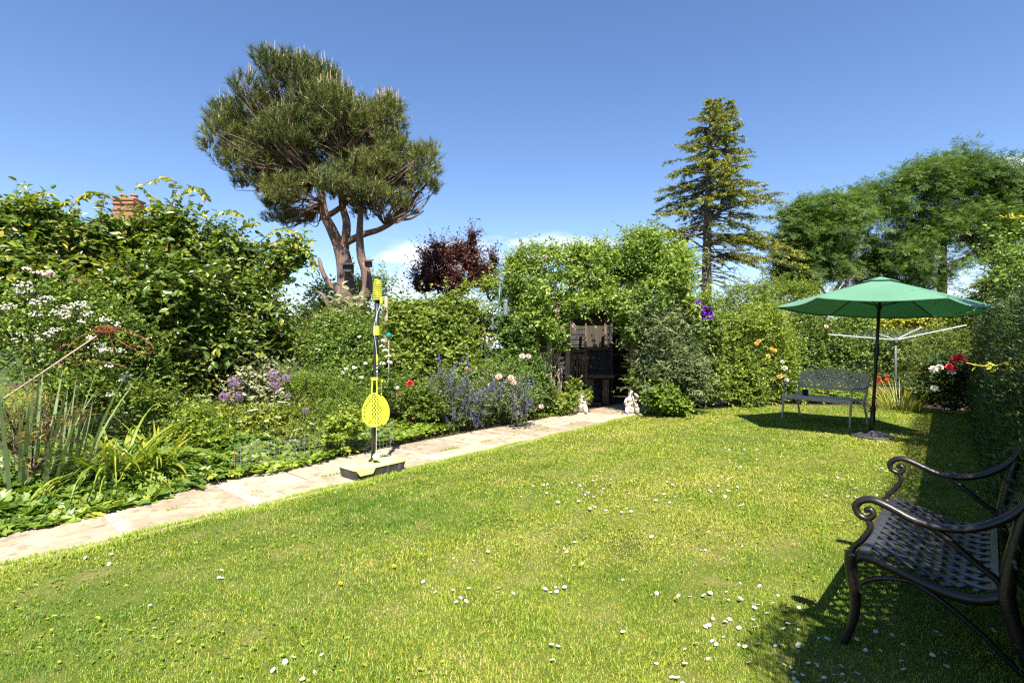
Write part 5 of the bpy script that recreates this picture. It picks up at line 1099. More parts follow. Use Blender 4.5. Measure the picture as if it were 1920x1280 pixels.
bigtree('ash_tree', 'smaller loose crowned tree between the spruce and the large windswept tree', [(1500, 405, 38, 32, 0, 1.3), (1545, 415, 42, 36, .2, 1.3), (1480, 440, 26, 30, 0, 1.), (1520, 465, 42, 36, -.2, 1.3), (1575, 450, 30, 36, .2, 1.1), (1500, 510, 35, 25, 0, 1.), (1590, 400, 26, 28, .3, 1.), (1478, 485, 30, 38, .2, 1.), (1560, 505, 34, 22, .4, .9), (1500, 540, 30, 18, .3, .9)], 22., (
    [A(1530, 640)], [([A(1530, 640) * [1, 1, 0], A(1532, 570), A(1528, 510), A(1515, 440)], .14, .04), ([A(1545, 580), A(1575, 530), A(1600, 490), A(1620, 440)], .09, .04), ([A(1600, 640) * [1, 1, 0], A(1588, 560), A(1592, 500), A(1600, 450)], .10, .04), ([A(1560, 570), A(1540, 540), A(1510, 500)], .07, .03), ([A(1540, 600), A(1570, 550), A(1610, 510)], .08, .03)]), 3000, 162, fill=.25, thr=-.3, up=.5, rnd=.45, v0=.1, v1=.7)
A = lambda x, y, dy=0: P(x, y, 15. + dy)

# ================= the arbour and what climbs on it
arb = thing('garden_arbour', (1.7, 10.2, 0), 'weathered timber arbour frame buried in climbers at the end of the path', 'arbour')
def apost(px, Y, hgt, w_=.09, mat=M_pale):
    q = np.array([(px - 960) / F * Y, Y, 0]); b = MB(); b.ribbon([q, q + UP * hgt * .5, q + UP * hgt], (1, 0, 0), w_, w_ * .9, (0, -1, 0)); return b.build('post', mat, arb)
apost(1030, 9.35, 2.15); apost(1064, 9.9, 2.15, .085, M_brown if False else M_pale); apost(1187, 9.5, 2.2, .10, M_brown); apost(1233, 9.5, 2.1, .08, M_brown); apost(1193, 10.8, 2.1, .09, M_brown); apost(1045, 10.9, 2.1, .09, M_brown)
b = MB(); b.box((1.45, 9.55, 2.17), (2.4, .07, .12)); b.box((1.45, 10.85, 2.17), (2.4, .07, .12)); b.build('beam', M_brown, arb)
for x in (.6, 1.1, 1.6, 2.1, 2.6): b = MB(); b.box((x, 10.2, 2.27), (.06, 1.6, .07)); b.build('rafter', M_brown, arb)
CL = lobes_px([(985, 520, 45, 40, 0, .6), (1040, 500, 55, 40, .1, .6), (1000, 590, 52, 55, .2, .55), (1040, 640, 32, 26, -.1, .3), (960, 560, 30, 50, .4, .5), (1090, 500, 50, 34, .2, .7), (1060, 560, 60, 22, .0, .5), (1120, 545, 36, 20, .3, .5), (985, 660, 30, 40, .3, .4), (1020, 610, 30, 30, -.1, .3), (1075, 562, 34, 18, -.4, .25), (1125, 560, 34, 16, -.4, .25), (1110, 490, 44, 26, -.1, .5), (1050, 535, 40, 26, -.3, .4), (1050, 590, 18, 24, -.35, .2), (1165, 575, 14, 22, -.3, .2), (1000, 480, 34, 22, .1, .4), (1100, 520, 50, 20, -.3, .4), (1010, 600, 34, 36, -.45, .3), (1040, 625, 26, 22, -.5, .25), (985, 640, 34, 36, -.2, .35), (1020, 555, 34, 26, -.5, .3), (1100, 574, 50, 12, -.55, .2), (1062, 600, 16, 34, -.4, .2), (1076, 585, 22, 16, -.5, .2), (1060, 478, 44, 22, .0, .5), (1130, 482, 40, 22, .0, .5), (970, 500, 30, 24, .2, .4)], 9.7)
cr = thing('climbing_rose', (.6, 9.6, 0), 'pale flowered climbing rose over the left half of the arbour', 'climber')
grow('foliage', 'stem', cr, CL, 9500, .22, 8, .062, .034, DIA, M_climb, M_gtwig, 171, thr=-.5, v0=.15, v1=.85, fill=.5, up=.45, rnd=.5)
b = MB(); r = RNG(172)
for k in range(13):
    x = r.uniform(1008, 1058); s_ = spline([P(x + r.uniform(-6, 6), 752, 9.5 + r.uniform(-.15, .3)) * [1, 1, 0], P(x + r.uniform(-8, 6), 720, 9.5), P(x + r.uniform(-10, 8), 690, 9.5), P(x + r.uniform(-12, 6), 660, 9.5), P(x - 8 + r.uniform(-12, 12), 620, 9.5)], 4); b.tube(s_, np.linspace(.014, .007, len(s_)), 6)
b.build('bare_stems', M_cane, cr, True)
flowers_at([(1073, 527), (1088, 528), (1045, 581), (1055, 615), (1073, 608), (1076, 620), (1077, 612), (1022, 481), (1110, 520)], 9.15, .045, M_petal_p, cr, 400)
CR = lobes_px([(1190, 490, 40, 36, 0, .7), (1240, 510, 40, 45, 0, .7), (1150, 505, 40, 34, .1, .6), (1215, 560, 45, 50, -.2, .6), (1265, 560, 34, 60, .2, .6), (1290, 610, 22, 50, .3, .5), (1205, 460, 40, 22, 0, .6), (1170, 540, 30, 24, .1, .4), (1260, 500, 36, 36, .3, .6), (1160, 585, 22, 20, -.35, .2), (1178, 620, 13, 28, -.3, .2), (1140, 566, 24, 14, -.4, .2)], 9.7)
ch_ = thing('honeysuckle', (2.9, 9.8, 0), 'bright green honeysuckle climber heaped over the right half of the arbour', 'climber')
grow('foliage', 'stem', ch_, CR, 5200, .26, 8, .055, .034, OVAL, M_climb, M_gtwig, 173, thr=-.5, v0=.15, v1=.85, fill=.5, up=.55, rnd=.5)
BD = lobes_px([(1225, 640, 42, 60, -.3, .5), (1260, 690, 50, 60, -.2, .6), (1215, 700, 30, 50, -.3, .4), (1295, 720, 30, 50, 0, .5), (1270, 630, 34, 60, 0, .5), (1200, 610, 22, 40, -.2, .3)], 9.7)
bd = thing('butterfly_bush', (3.0, 9.5, 0), 'grey green long leaved bush right of the arbour opening', 'shrub')
grow('foliage', 'stem', bd, BD, 1500, .34, 10, .11, .026, OVAL, M_bud, M_gtwig, 174, thr=-.5, v0=.1, v1=.8, fill=.4, up=.9, rnd=.35, droop=.3, spread=1.1)
IV = lobes_px([(1236, 745, 26, 28, -.1, .3), (1212, 728, 12, 24, .1, .2), (1262, 764, 36, 12, -.1, .25), (1196, 712, 10, 14, .1, .2), (1255, 735, 22, 24, -.1, .3), (1225, 700, 18, 24, .1, .25)], 9.3)
iv = thing('ivy_bush', at_base(IV), 'lime green leafy bush at the foot of the arbour right of the statue', 'shrub'); grow('foliage', 'stem', iv, IV, 1300, .16, 7, .055, .04, OVAL, M_lime, M_gtwig, 175, thr=-.6, v0=.1, v1=.7, fill=.5)
EL = lobes_px([(1045, 760, 40, 22, -.1, .3), (1075, 735, 14, 22, .1, .2), (1000, 750, 34, 34, 0, .35), (1100, 745, 10, 16, .2, .2)], 9.4)
el = thing('leafy_bush', at_base(EL), 'low green leaves around the left statue and arbour post', 'plant'); grow('foliage', 'stem', el, EL, 900, .13, 7, .05, .035, OVAL, M_mid, M_gtwig, 176, thr=-.7, v0=.1, v1=.7, fill=.5)

# ================= middle of the left border
shrub('mock_orange', 'rounded mid green leafy shrub behind the purple spikes', 'shrub', [(770, 620, 50, 50), (820, 640, 60, 50, -.2), (800, 590, 50, 32, .2), (860, 620, 60, 55, .2), (760, 690, 50, 40, -.4), (845, 690, 60, 40, -.4), (740, 590, 24, 22, .2)], 8.9, 3000, .24, 8, .075, .042, OVAL, M_mid, M_twig, 181, thr=-.5, v0=.1, v1=.7, fill=.45)
shrub('spiraea', 'yellow green shrub with orange tinted tips left of the feeder pole', 'shrub', [(905, 585, 45, 45), (880, 560, 30, 22, .2), (930, 620, 30, 40), (920, 550, 26, 18, .2), (905, 640, 36, 40)], 9.6, 1900, .26, 8, .06, .032, DIA, M_lime, M_twig, 182, thr=-.5, v0=.25, v1=.9, fill=.4, up=.7)
shrub('flowering_currant', 'dark leaved tangle below the climbing rose beside the feeder pole', 'shrub', [(960, 630, 36, 50), (990, 690, 40, 40, -.2), (945, 680, 36, 40, -.2), (1010, 720, 24, 30, -.2)], 9.2, 1700, .2, 8, .055, .035, OVAL, M_rose, M_twig, 183, thr=-.5, v0=.0, v1=.6, fill=.5)
wr = shrub('rose_bush', 'white flowered rose bush behind the tether pole', 'rose', [(640, 660, 50, 45), (690, 660, 40, 50, .2), (610, 690, 40, 40), (670, 720, 60, 40, -.2), (620, 620, 30, 24, .2), (660, 610, 36, 26, .4)], 7.7, 2500, .22, 8, .045, .028, DIA, M_rose, M_gtwig, 184, thr=-.5, v0=.1, v1=.75, fill=.45)
for i, (x, y) in enumerate(((674, 633), (716, 650), (722, 658), (727, 668), (717, 682), (685, 682), (678, 708), (648, 692), (642, 700), (706, 640), (718, 640), (665, 690), (744, 728), (730, 680))): cluster(P(x, y, 7.15), .035, 7, .035, M_petal_w, wr, 420 + i, .8)
b = MB(); r = RNG(185)
gr = shrub('young_elder', 'pale grey leaved sapling in front of the pine trunk', 'sapling', [(650, 590, 26, 22), (690, 605, 30, 18), (630, 615, 22, 20)], 8.6, 110, .3, 8, .13, .055, OVAL, M_grey_leaf, M_gtwig, 186, thr=-1, up=.9, fill=.0)
rb2 = shrub('rose_bush', 'low rose bush with one crimson flower right of the rackets', 'rose', [(770, 745, 45, 30), (740, 730, 36, 28, .2), (810, 760, 36, 24)], 7.5, 1200, .18, 8, .04, .024, DIA, M_mid, M_gtwig, 187, thr=-.6, v0=.1, v1=.7)
rose_flower(P(769, 719, 7.05), .06, M_petal_r, rb2, 440); 
for i, (x, y) in enumerate(((775, 784), (760, 788), (748, 772), (745, 740))): rose_flower(P(x, y, 6.75), .02, M_petal_b, rb2, 441 + i)
pr = shrub('rose_bush', 'pink flowered rose bush among the purple spikes beside the path', 'rose', [(880, 710, 40, 34), (950, 720, 46, 40, .1), (985, 745, 30, 26, .2), (910, 740, 40, 30)], 8.4, 1500, .2, 8, .045, .028, DIA, M_rose, M_gtwig, 188, thr=-.55, v0=.1, v1=.75)
flowers_at([(875, 691), (963, 717), (970, 775), (1015, 762), (958, 708), (979, 668), (991, 668), (935, 706)], 7.9, .05, M_petal_p, pr, 450)
r = RNG(190)
for bi, (lab, pts, Yc) in enumerate((('left clump of catmint with lavender blue flower spikes beside the path', [(828, 690), (835, 705), (848, 692), (838, 722), (814, 730), (818, 742), (830, 745), (862, 690), (872, 728), (880, 722), (848, 735), (870, 705), (855, 742), (826, 676), (846, 708), (860, 738), (878, 742), (888, 752), (812, 720), (876, 680), (868, 760), (850, 760), (850, 780), (860, 775)], 7.7), ('right clump of catmint with violet spikes leaning over the path edge', [(905, 735), (890, 760), (893, 780), (880, 785), (872, 766), (908, 742), (915, 730), (930, 745), (938, 738), (886, 745), (900, 765), (970, 720), (978, 742), (968, 752), (990, 720), (1000, 720), (985, 768), (997, 758), (975, 770), (962, 762), (950, 725), (925, 720), (890, 788), (883, 792), (912, 750), (900, 752), (956, 740), (940, 720), (980, 732)], 8.0))):
    o = thing('catmint', [np.mean([(x - 960) / F * Yc for x, y in pts]), Yc + .1, 0], lab, 'perennial', 'purple catmint clumps beside the path')
    xs = [p[0] for p in pts]; lb = lobes_px([(np.percentile(xs, 25), 755, 36, 40), (np.percentile(xs, 75), 760, 36, 38), (np.mean(xs), 735, 44, 36, .2)], Yc)
    grow('foliage', 'stem', o, lb, 1000, .2, 8, .035, .015, DIA, M_bud, M_gtwig, 191 + bi, thr=-.7, v0=.2, v1=.8, up=.8)
    for i, (x, y) in enumerate(pts):
        q = P(x + r.uniform(-2, 2), y + 6, Yc - .3 + r.uniform(-.12, .1)); spike(q, UP + r.normal(size=3) * [.35, .2, 0], r.uniform(.13, .22), .03, 70, .02, M_petal_v, o, 460 + 40 * bi + i, M_gtwig)
        if i % 2 == 0: spike(q + r.normal(size=3) * [.08, .08, .02] - UP * .06, UP + r.normal(size=3) * [.4, .2, 0], r.uniform(.10, .16), .026, 50, .018, M_petal_v, o, 560 + 40 * bi + i, M_gtwig)

# ground cover: leaves along the path edge, too many to count
def cover(name, label, poly_px, n, L, W, tmpl, mat, seed, zr=(.03, .3), v=(.1, .75), edge=None, tilt=.45):
    r = RNG(seed); poly = [GP(x, y)[:2] for x, y in poly_px]; pa = np.array(poly); lo, hi = pa.min(0), pa.max(0)
    p = r.uniform(lo, hi, (n, 2)); p = p[inpoly(p, poly)]; n = len(p); sn = p @ N[:2]
    hgt = np.clip((sn - 4.98) / .7, .12, 1) if edge is None else np.clip((sn - edge) / .6, .15, 1)
    bump = .75 + .35 * noise2(p, .28, seed); z = zr[0] + (zr[1] - zr[0]) * hgt * bump * r.uniform(.35, 1, n) ** .6
    a = r.uniform(0, 2 * PI, n); ax = np.stack([np.cos(a), np.sin(a), r.uniform(-.35, .25, n)], 1); ax += -N * .25
    nr = UP + r.normal(size=(n, 3)) * tilt - N * .35
    mb = MB(); mb.leaves(np.stack([p[:, 0], p[:, 1], z], 1), ax, nr, L * r.uniform(.6, 1.25, n), W * r.uniform(.6, 1.2, n), tmpl, np.clip(r.uniform(*v, n) + .15 * noise2(p, .25, seed + 1), 0, 1))
    # leaf stalks
    k = r.choice(n, n // 3, replace=False); mb.blades(np.stack([p[k, 0], p[k, 1], 0 * p[k, 0]], 1), ax[k] * [1, 1, 0], z[k] * 1.05, .005, .05, .3, .3, seg=2)
    return stuff(mb.build(name, mat), label, 'ground cover')
M_lobe = leafmat('lobed_leaf', [(0, .028, .065, .014), (.4, .06, .125, .02), (.75, .115, .19, .025), (1, .2, .25, .045)], trans=.3, rough=.42, spec=.45)
cover('mallow_ground_cover', 'large lobed green leaves spilling over the path at lower left', [(-380, 1000), (-250, 1080), (0, 1012), (150, 978), (260, 950), (330, 932), (420, 905), (500, 885), (520, 860), (400, 850), (250, 855), (80, 870), (-120, 900), (-300, 930)], 8500, .105, .105, LOBE, M_lobe, 201, (.03, .27), (.15, .9))
cover('geranium_ground_cover', 'yellow green low leaves edging the path in the middle', [(430, 906), (520, 892), (600, 873), (650, 860), (720, 842), (800, 822), (860, 808), (850, 790), (760, 795), (640, 805), (520, 830), (430, 860)], 9000, .065, .055, LOBE, M_lime, 202, (.03, .26), (.15, .8))
cover('border_ground_cover', 'mixed low foliage filling the middle of the flower bed', [(-300, 920), (100, 870), (430, 858), (640, 815), (830, 790), (860, 770), (700, 745), (500, 742), (300, 745), (0, 750), (-400, 780)], 42000, .058, .024, OVAL, M_mid, 203, (.10, .46), (.15, .95))
cover('edging_ground_cover', 'small leaves creeping along the path edge below the catmint', [(800, 826), (860, 812), (950, 797), (1040, 783), (1078, 778), (1075, 768), (1000, 775), (900, 790), (800, 805)], 5000, .045, .035, OVAL, M_mid, 204, (.02, .16), (.1, .8))

shrub('leafy_perennial', 'fresh green leafy clump right of the arching daylily below the white heads', 'perennial', [(360, 800, 40, 26), (330, 830, 36, 22, -.2), (400, 830, 34, 24, -.1)], 5.7, 900, .16, 8, .05, .022, OVAL, M_lime, M_gtwig, 235, thr=-.7, up=.9, v0=.1, v1=.9)
shrub('leafy_perennial', 'taller green clump below the allium heads behind the wire mesh', 'perennial', [(440, 800, 36, 28), (480, 800, 30, 24, .1), (520, 790, 34, 24, .1)], 6.2, 900, .16, 8, .05, .022, OVAL, M_mid, M_gtwig, 236, thr=-.7, up=.9, v0=.15, v1=.95)
shrub('leafy_perennial', 'yellow green clump in front of the longer wire mesh panel', 'perennial', [(560, 825, 36, 18), (610, 815, 34, 18, .1), (660, 800, 30, 20, .2), (510, 840, 30, 16, -.1)], 5.75, 800, .14, 8, .045, .024, OVAL, M_lime, M_gtwig, 237, thr=-.7, up=.8, v0=.1, v1=.9)
shrub('leafy_perennial', 'leafy clump under the dark shrub between the iris and the daylily', 'perennial', [(130, 740, 50, 40), (200, 745, 46, 34, .2), (270, 755, 40, 26, .2)], 5.5, 1000, .2, 8, .06, .02, OVAL, M_mid, M_gtwig, 238, thr=-.6, up=.9, v0=.05, v1=.8)
# strap leaved and spiky plants
for i, (x, Y, n, lb) in enumerate(((40, 4.25, 34, 'tall blue green sword leaved iris clump at the far left'), (92, 4.5, 24, 'second sword leaved iris clump right of the tallest one at far left'))):
    strap_clump('iris', np.array([(x - 960) / F * Y, Y, 0]), n, 1.15, .038, (.0, .34), (-.05, .5), M_iris, lb, 'iris', 210 + i, rad=.28, v=(.1, .9), group='iris clumps at the far left of the border')
dl = strap_clump('daylily', np.array([(215 - 960) / F * 4.75, 4.75, 0.0]), 150, .92, .032, (.05, .5), (1.1, 2.5), M_strap, 'arching yellow green daylily clump behind the lobed leaves', 'daylily', 212, rad=.24, v=(.22, .9))
strap_clump('daylily', np.array([(295 - 960) / F * 5.0, 5.0, 0.0]), 70, .85, .032, (.1, .5), (1.0, 2.2), M_strap, 'smaller arching daylily clump right of the big one', 'daylily', 213, rad=.16, v=(.25, .9))
strap_clump('grass_clump', np.array([(360 - 960) / F * 6.3, 6.3, 0.0]), 22, .75, .018, (.1, .4), (.5, 1.6), M_strap, 'few upright green blades among white flowers near the alliums', 'perennial', 214, rad=.12, v=(.5, .9))
shrub('bronze_leaved_plant', 'thin reddish and bronze leaved plant in the left corner', 'plant', [(30, 800, 40, 60), (90, 790, 36, 50, .2), (60, 850, 50, 40)], 4.1, 90, .3, 10, .06, .012, DIA, M_bronze_leaf, M_twig, 215, thr=-.8, v0=.1, v1=.9, up=.9, fill=.1)
ph = shrub('sage_bush', 'felted grey green leaved bush beside the allium heads', 'shrub', [(485, 730, 34, 30), (515, 735, 24, 26, .2), (460, 755, 22, 22), (500, 765, 30, 22)], 6.75, 620, .2, 9, .065, .034, OVAL, M_grey_leaf, M_gtwig, 216, thr=-.9, up=.9, rnd=.3, v0=.2, v1=.9, fill=.2)
r = RNG(220)
for i, (x, y, R, lb) in enumerate(((440, 716, .092, 'large allium head left of the grey leaved bush, topmost on that side'), (514, 704, .085, 'upper allium head over the right of the grey leaved bush'), (515, 723, .075, 'allium head directly below the upper right one'), (537, 709, .058, 'small allium head standing furthest right at the top'), (421, 743, .072, 'lower left pale allium head'), (447, 742, .062, 'lower allium head second from the left'), (540, 742, .042, 'smallest allium head low on the right'), (573, 770, .05, 'faded grey allium head above the wire mesh'))):
    q = P(x, y, 6.35); o = thing('allium', q * [1, 1, 0], lb, 'allium', 'purple allium heads in the border'); k = 90; d_ = sph(r, k); mb = MB()
    for j in range(5):
        a = j * 1.2566; u = nrmz(np.cross(d_, [.3, .2, .9])); w_ = np.cross(d_, u); mb.leaves(q + d_ * R * .8, u * math.cos(a) + w_ * math.sin(a) + d_ * .5, d_, R * .3, R * .09, DIA, r.uniform(0, 1, k))
    for z in d_[::3]: mb.tube([q, q + z * R * .8], .0012, 3, .3, 1, cap=False)
    mb.build('flower_head', [M_petal_a, M_gtwig], o); b = MB(); b.tube(spline([q * [1, 1, 0] + [.02, .03, 0], q * [1, 1, .5], q], 4), .005, 5); b.build('stem', M_gtwig, o)
def umbel_plant(pts, Y, label, seed):
    q = np.array([np.mean([(x - 960) / F * Y for x, y in pts]), Y + .1, 0]); o = thing('white_umbel_plant', q, label, 'perennial', 'white flat headed flowers in the border'); r = RNG(seed); mb = MB(); n = 260
    ys = [p[1] for p in pts]; lb = lobes_px([(np.mean([p[0] for p in pts]), np.mean(ys) + 25, (max(p[0] for p in pts) - min(p[0] for p in pts)) / 2 + 12, 32)], Y); grow('foliage', 'stem', o, lb, 420, .2, 8, .04, .014, DIA, M_mid, M_gtwig, seed, thr=-.9, up=1., v0=.2, v1=.9, fill=.2)
    for i, (x, y) in enumerate(pts):
        c = P(x, y, Y - .15 + r.uniform(-.12, .12)); cluster(c, r.uniform(.03, .05), 16, .013, M_petal_w, o, seed * 3 + i, .25)
umbel_plant([(315, 752), (328, 757), (342, 760), (310, 750), (350, 765), (322, 765), (395, 740), (380, 742), (372, 741), (390, 750)], 6.5, 'white flat headed flowers at the foot of the dark shrub left of the alliums', 231)
umbel_plant([(252, 786), (268, 776), (238, 774), (362, 782), (350, 784), (400, 806), (412, 808), (302, 838), (290, 790), (380, 795), (330, 790)], 5.8, 'white flowered lacy plant right of the arching daylily', 232)
umbel_plant([(470, 770), (480, 768), (530, 754), (520, 782), (500, 790), (512, 808), (540, 828), (550, 825), (560, 805), (450, 790), (490, 835), (575, 815), (585, 795), (470, 820)], 6.1, 'white flecked lacy plant around the wire mesh panels', 233)
ft = shrub('feathery_plant', 'light feathery green mass between the grey bush and the rackets', 'perennial', [(580, 730, 50, 36), (640, 750, 44, 34), (560, 780, 46, 26, -.2), (620, 790, 46, 24, -.3), (690, 770, 30, 30)], 7.0, 2200, .2, 9, .04, .012, DIA, M_lime, M_gtwig, 234, thr=-.7, up=.9, v0=.1, v1=.8)

# ================= right hand side: back border
sb_ = shrub('mixed_shrub', 'bright green shrub right of the arbour below the purple clematis', 'shrub', [(1340, 650, 40, 60), (1380, 690, 50, 60), (1330, 720, 34, 44, -.3), (1420, 700, 40, 60, .2), (1370, 620, 40, 40, .2), (1400, 740, 46, 26, -.3)], 10.9, 2600, .24, 8, .065, .036, OVAL, M_mid, M_gtwig, 241, thr=-.55, v0=.15, v1=.85)
cl = shrub('clematis', 'purple flowered clematis right of the arbour', 'climber', [(1320, 590, 26, 30), (1340, 620, 20, 34)], 10.0, 420, .2, 7, .055, .034, OVAL, M_mid, M_gtwig, 242, thr=-.8)
for i, (x, y) in enumerate(((1306, 571), (1313, 575), (1322, 578), (1330, 580), (1318, 588), (1326, 590), (1333, 588), (1328, 596), (1320, 595), (1334, 596), (1310, 568), (1325, 584))): rose_flower(P(x, y, 9.45 + .02 * (i % 3)), .065, M_petal_m, cl, 480 + i)
yr = shrub('rose_bush', 'tall rose with apricot yellow flowers left of the grey bench', 'rose', [(1440, 640, 36, 50), (1460, 690, 34, 50), (1430, 600, 40, 36, .3), (1475, 660, 26, 40, .2)], 11.2, 1700, .24, 8, .055, .03, DIA, M_lime, M_gtwig, 243, thr=-.55, v0=.1, v1=.8)
flowers_at([(1418, 644), (1423, 640), (1452, 657), (1447, 654), (1462, 706), (1440, 668), (1470, 575)], 10.75, .055, M_petal_y, yr, 500); flowers_at([(1467, 678), (1471, 690), (1427, 709), (1475, 712)], 10.75, .06, M_petal_w, yr, 510)
shrub('olive_shrub', 'soft olive green shrub showing above the border under the spruce', 'shrub', [(1400, 560, 60, 30), (1470, 555, 50, 30, .3), (1350, 580, 40, 30), (1440, 590, 60, 34), (1520, 570, 40, 34)], 13.2, 2000, .3, 8, .065, .03, DIA, M_lime, M_twig, 244, thr=-.5, v0=.0, v1=.7)
bh = shrub('rose_hedge', 'mixed leafy hedge with a few blush roses behind the grey bench', 'hedge', [(1500, 640, 50, 50), (1560, 650, 50, 46), (1540, 600, 56, 30, .2), (1610, 640, 50, 50), (1600, 690, 50, 40, -.2), (1520, 700, 50, 40, -.2), (1660, 660, 40, 46)], 12.0, 3200, .24, 8, .06, .034, OVAL, M_rose, M_twig, 245, thr=-.5, v0=.1, v1=.85)
flowers_at([(1530, 587), (1548, 586), (1541, 582), (1549, 612), (1605, 590), (1650, 560)], 11.4, .06, M_petal_p, bh, 520)
shrub('low_plants', 'low bright foliage under the grey bench at the lawn edge', 'plant', [(1540, 738, 56, 16), (1600, 742, 36, 16), (1440, 745, 40, 18), (1490, 735, 26, 22)], 11.3, 1400, .16, 7, .055, .03, OVAL, M_lime, M_gtwig, 246, thr=-.7, v0=.1, v1=.8)
shrub('golden_shrub', 'golden yellow leaved shrub seen beneath the parasol rim', 'shrub', [(1690, 600, 50, 18), (1750, 605, 46, 18), (1640, 605, 36, 16), (1790, 615, 26, 16)], 14.5, 1900, .25, 8, .075, .045, DIA, M_gold, M_twig, 247, thr=-.7, v0=.0, v1=.9)
shrub('privet_hedge', 'even green hedge below the washing line at the far end', 'hedge', [(1700, 670, 44, 36), (1760, 665, 44, 38), (1660, 690, 40, 36), (1800, 650, 36, 40, .2), (1720, 710, 50, 34, -.2), (1780, 700, 40, 40, -.1)], 12.0, 2800, .2, 8, .05, .026, DIA, M_mid, M_twig, 248, thr=-.6, v0=.05, v1=.65)
shrub('laurel_hedge', 'taller green hedge mass at the far right corner behind the washing line', 'hedge', [(1820, 600, 50, 40), (1870, 570, 50, 50, -.5), (1790, 640, 40, 40), (1850, 640, 50, 50, -.3), (1900, 520, 40, 50, -1)], 12.5, 2600, .25, 8, .065, .036, OVAL, M_mid, M_twig, 249, thr=-.55, v0=.05, v1=.75)
kn = strap_clump('red_hot_poker', np.array([(1690 - 960) / F * 10.1, 10.1, 0]), 170, .75, .018, (.05, .6), (.4, 1.7), M_strap, 'grassy red hot poker clump with orange spikes behind the parasol pole', 'perennial', 250, rad=.5, v=(.05, .8))
for i, (x, y) in enumerate(((1731, 690), (1733, 709), (1648, 712), (1659, 713), (1664, 708))): spike(P(x, y + 7, 9.85), UP + RNG(i).normal(size=3) * .08, .16 if i < 2 else .13, .035, 90, .035, M_petal_o, kn, 540 + i, M_gtwig)
rr2 = shrub('rose_bush', 'dark leaved rose with red and white blooms in the far right corner', 'rose', [(1770, 700, 44, 44), (1790, 740, 44, 34), (1745, 730, 30, 36, .1)], 9.6, 1500, .22, 8, .055, .034, DIA, M_hedge, M_gtwig, 251, thr=-.55, v0=.2, v1=.9)
flowers_at([(1790, 672), (1800, 670), (1793, 676), (1788, 691), (1780, 688), (1812, 680)], 8.95, .07, M_petal_r, rr2, 550); flowers_at([(1762, 688), (1784, 699), (1750, 692), (1752, 728)], 8.95, .075, M_petal_w, rr2, 560)
for i, (xa, xb, lb) in enumerate(((1340, 1560, 'distant field hedge seen between the olive shrub and the parasol'), (1560, 1800, 'distant field hedge glimpsed under the parasol beyond the washing line'), (1790, 2000, 'distant field hedge at the far right behind the corner planting'), (560, 770, 'distant field hedge low behind the pine trunk'))):
    shrub('field_hedge', lb, 'hedge', [(x, 632 - 6 * (k % 2), 48, 44 - 5 * (k % 3), .4 * (k % 2)) for k, x in enumerate(range(xa, xb, 55))], 17.5, 1500, .4, 7, .11, .06, DIA, M_mid, M_twig, 270 + i, group='field hedges in the distance', thr=-1., v0=.0, v1=.6, fill=.7)
# ---- tall clipped hedge along the right hand side, close to the camera
hd_ = thing('yew_hedge', G(6, -1.0), 'tall dark clipped hedge along the right side of the lawn', 'hedge')
r = RNG(260); n = 80000; s_ = r.uniform(1.2, 12.6, n); hh = np.interp(s_, [1.2, 1.75, 2.1, 6, 12.6], [2.3, 2.25, 1.70, 1.70, 1.8]) + .05 * wob(np.stack([s_, s_ * 0], 1), 3, 2.); q_ = r.random(n)
zz = np.where(q_ < .62, r.uniform(.02, 1, n) * hh, hh + r.normal(0, .035, n)); nn = np.where(q_ < .62, -.36 + r.normal(0, .05, n) - .10 * (zz / hh) ** 3, r.uniform(-1.5, -.42, n)); nn = nn + .06 * wob(np.stack([s_, zz], 1), 4, 2.2)
pos = U * s_[:, None] + N * nn[:, None] + UP * zz[:, None]; onr = np.where((q_ < .62)[:, None], N + UP * .3, UP + N * .2)
mb = MB(); mb.leaves(pos, nrmz(onr * .8 + UP * .5 + sph(r, n) * .8), nrmz(onr + sph(r, n) * .6), r.uniform(.025, .055, n), r.uniform(.008, .016, n), DIA, r.uniform(0, 1, n)); mb.build('foliage', M_hedge, hd_)
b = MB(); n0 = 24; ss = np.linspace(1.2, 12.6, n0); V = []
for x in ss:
    h_ = np.interp(x, [1.2, 1.75, 2.1, 6, 12.6], [2.3, 2.25, 1.70, 1.70, 1.8]) - .06; V += [G(x, -.45, 0.), G(x, -.5, h_ * .7), G(x, -.6, h_), G(x, -1.4, h_), G(x, -1.5, 0.)]
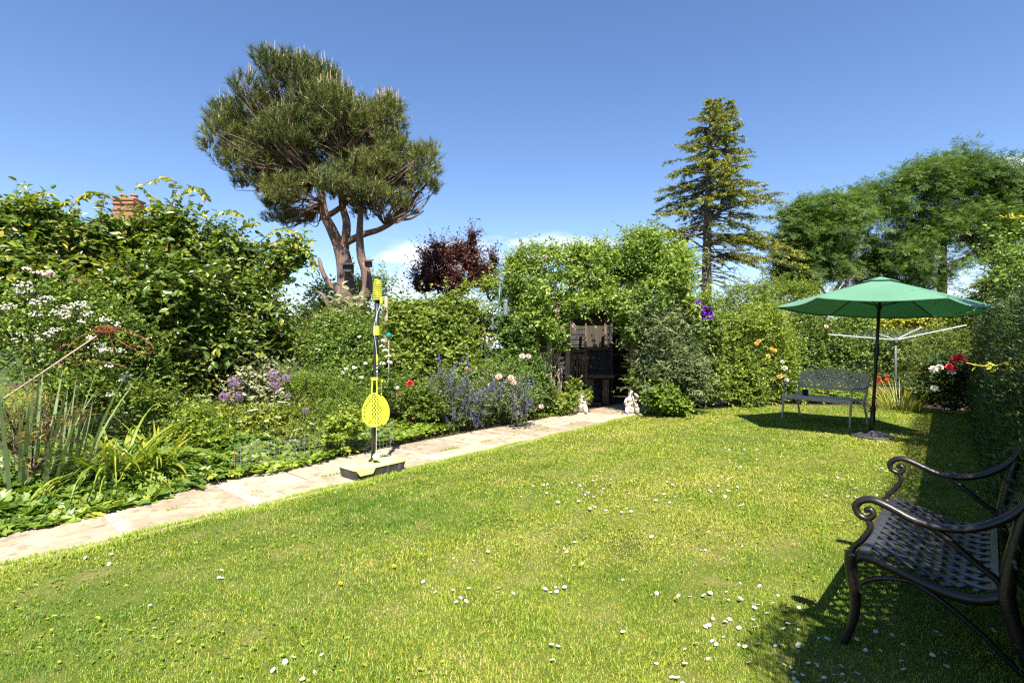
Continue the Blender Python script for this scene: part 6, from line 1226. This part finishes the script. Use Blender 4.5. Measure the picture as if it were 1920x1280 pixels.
b.add(V, [(i * 5 + j, i * 5 + j + 1, i * 5 + 6 + j, i * 5 + 5 + j) for i in range(n0 - 1) for j in range(4)] + [(0, 1, 2, 3, 4)][:0]); b.build('dark_core', solid('core_shade', [(.008, .010, .005), (.02, .02, .01)], rough=1, spec=.05, scale=12), hd_)  # solid near-black hull, the shade inside the hedge put into its colour
cw = lobes_px([(1895, 500, 36, 40), (1930, 540, 40, 50, -.5), (1925, 590, 40, 34)], 6.0)
wr2 = thing('rambling_rose', at_base(cw, 1.6), 'loose white flowered rose growing out over the right hand hedge', 'rose'); wr2.location[2] = 0; wr2['_w'] = [wr2.location[0], wr2.location[1], 0.]
grow('foliage', 'stem', wr2, cw, 450, .3, 8, .05, .028, OVAL, M_rose, M_gtwig, 261, thr=-.4, v0=.1, v1=.8, fill=.15, up=.6)
flowers_at([(1893, 521), (1906, 524), (1890, 517), (1885, 509)], 5.9, .05, M_petal_w, wr2, 570)
M_tend = leafmat('tendril', [(0, .20, .24, .03), (1, .34, .36, .06)], trans=.2)
for j, (pl, Y, lb) in enumerate((([(1935, 678), (1905, 684), (1880, 683), (1855, 687), (1835, 685), (1812, 680)], 3.1, 'thin yellow green climbing shoot reaching out of the right hand hedge'), ([(1935, 418), (1915, 405), (1890, 410), (1874, 404)], 2.9, 'upper pale tendril curling in from the right edge against the trees'))):
    s_ = spline([P(x, y, Y) for x, y in pl], 6); root = G(2.3 - .2 * j, -.5, 0); o = thing('vine_shoot', root, lb, 'vine', 'climbing shoots at the right edge'); b = MB(); b.tube(np.vstack([spline([root, (root + s_[0]) / 2 + UP * .3, s_[0]], 5)[:-1], s_]), .0035, 6, .5); b.build('stem', M_tend, o, True)
    r = RNG(580 + j); k = 22 if j == 0 else 7; t = r.random(k); q = np.stack([np.interp(t, np.linspace(0, 1, len(s_)), s_[:, i]) for i in range(3)], 1); mb = MB(); mb.leaves(q, sph(r, k) + [-.6, 0, -.2], sph(r, k) + UP * .5, r.uniform(.025, .06, k), r.uniform(.01, .02, k), OVAL, r.uniform(0, 1, k)); mb.build('leaves', M_tend, o)
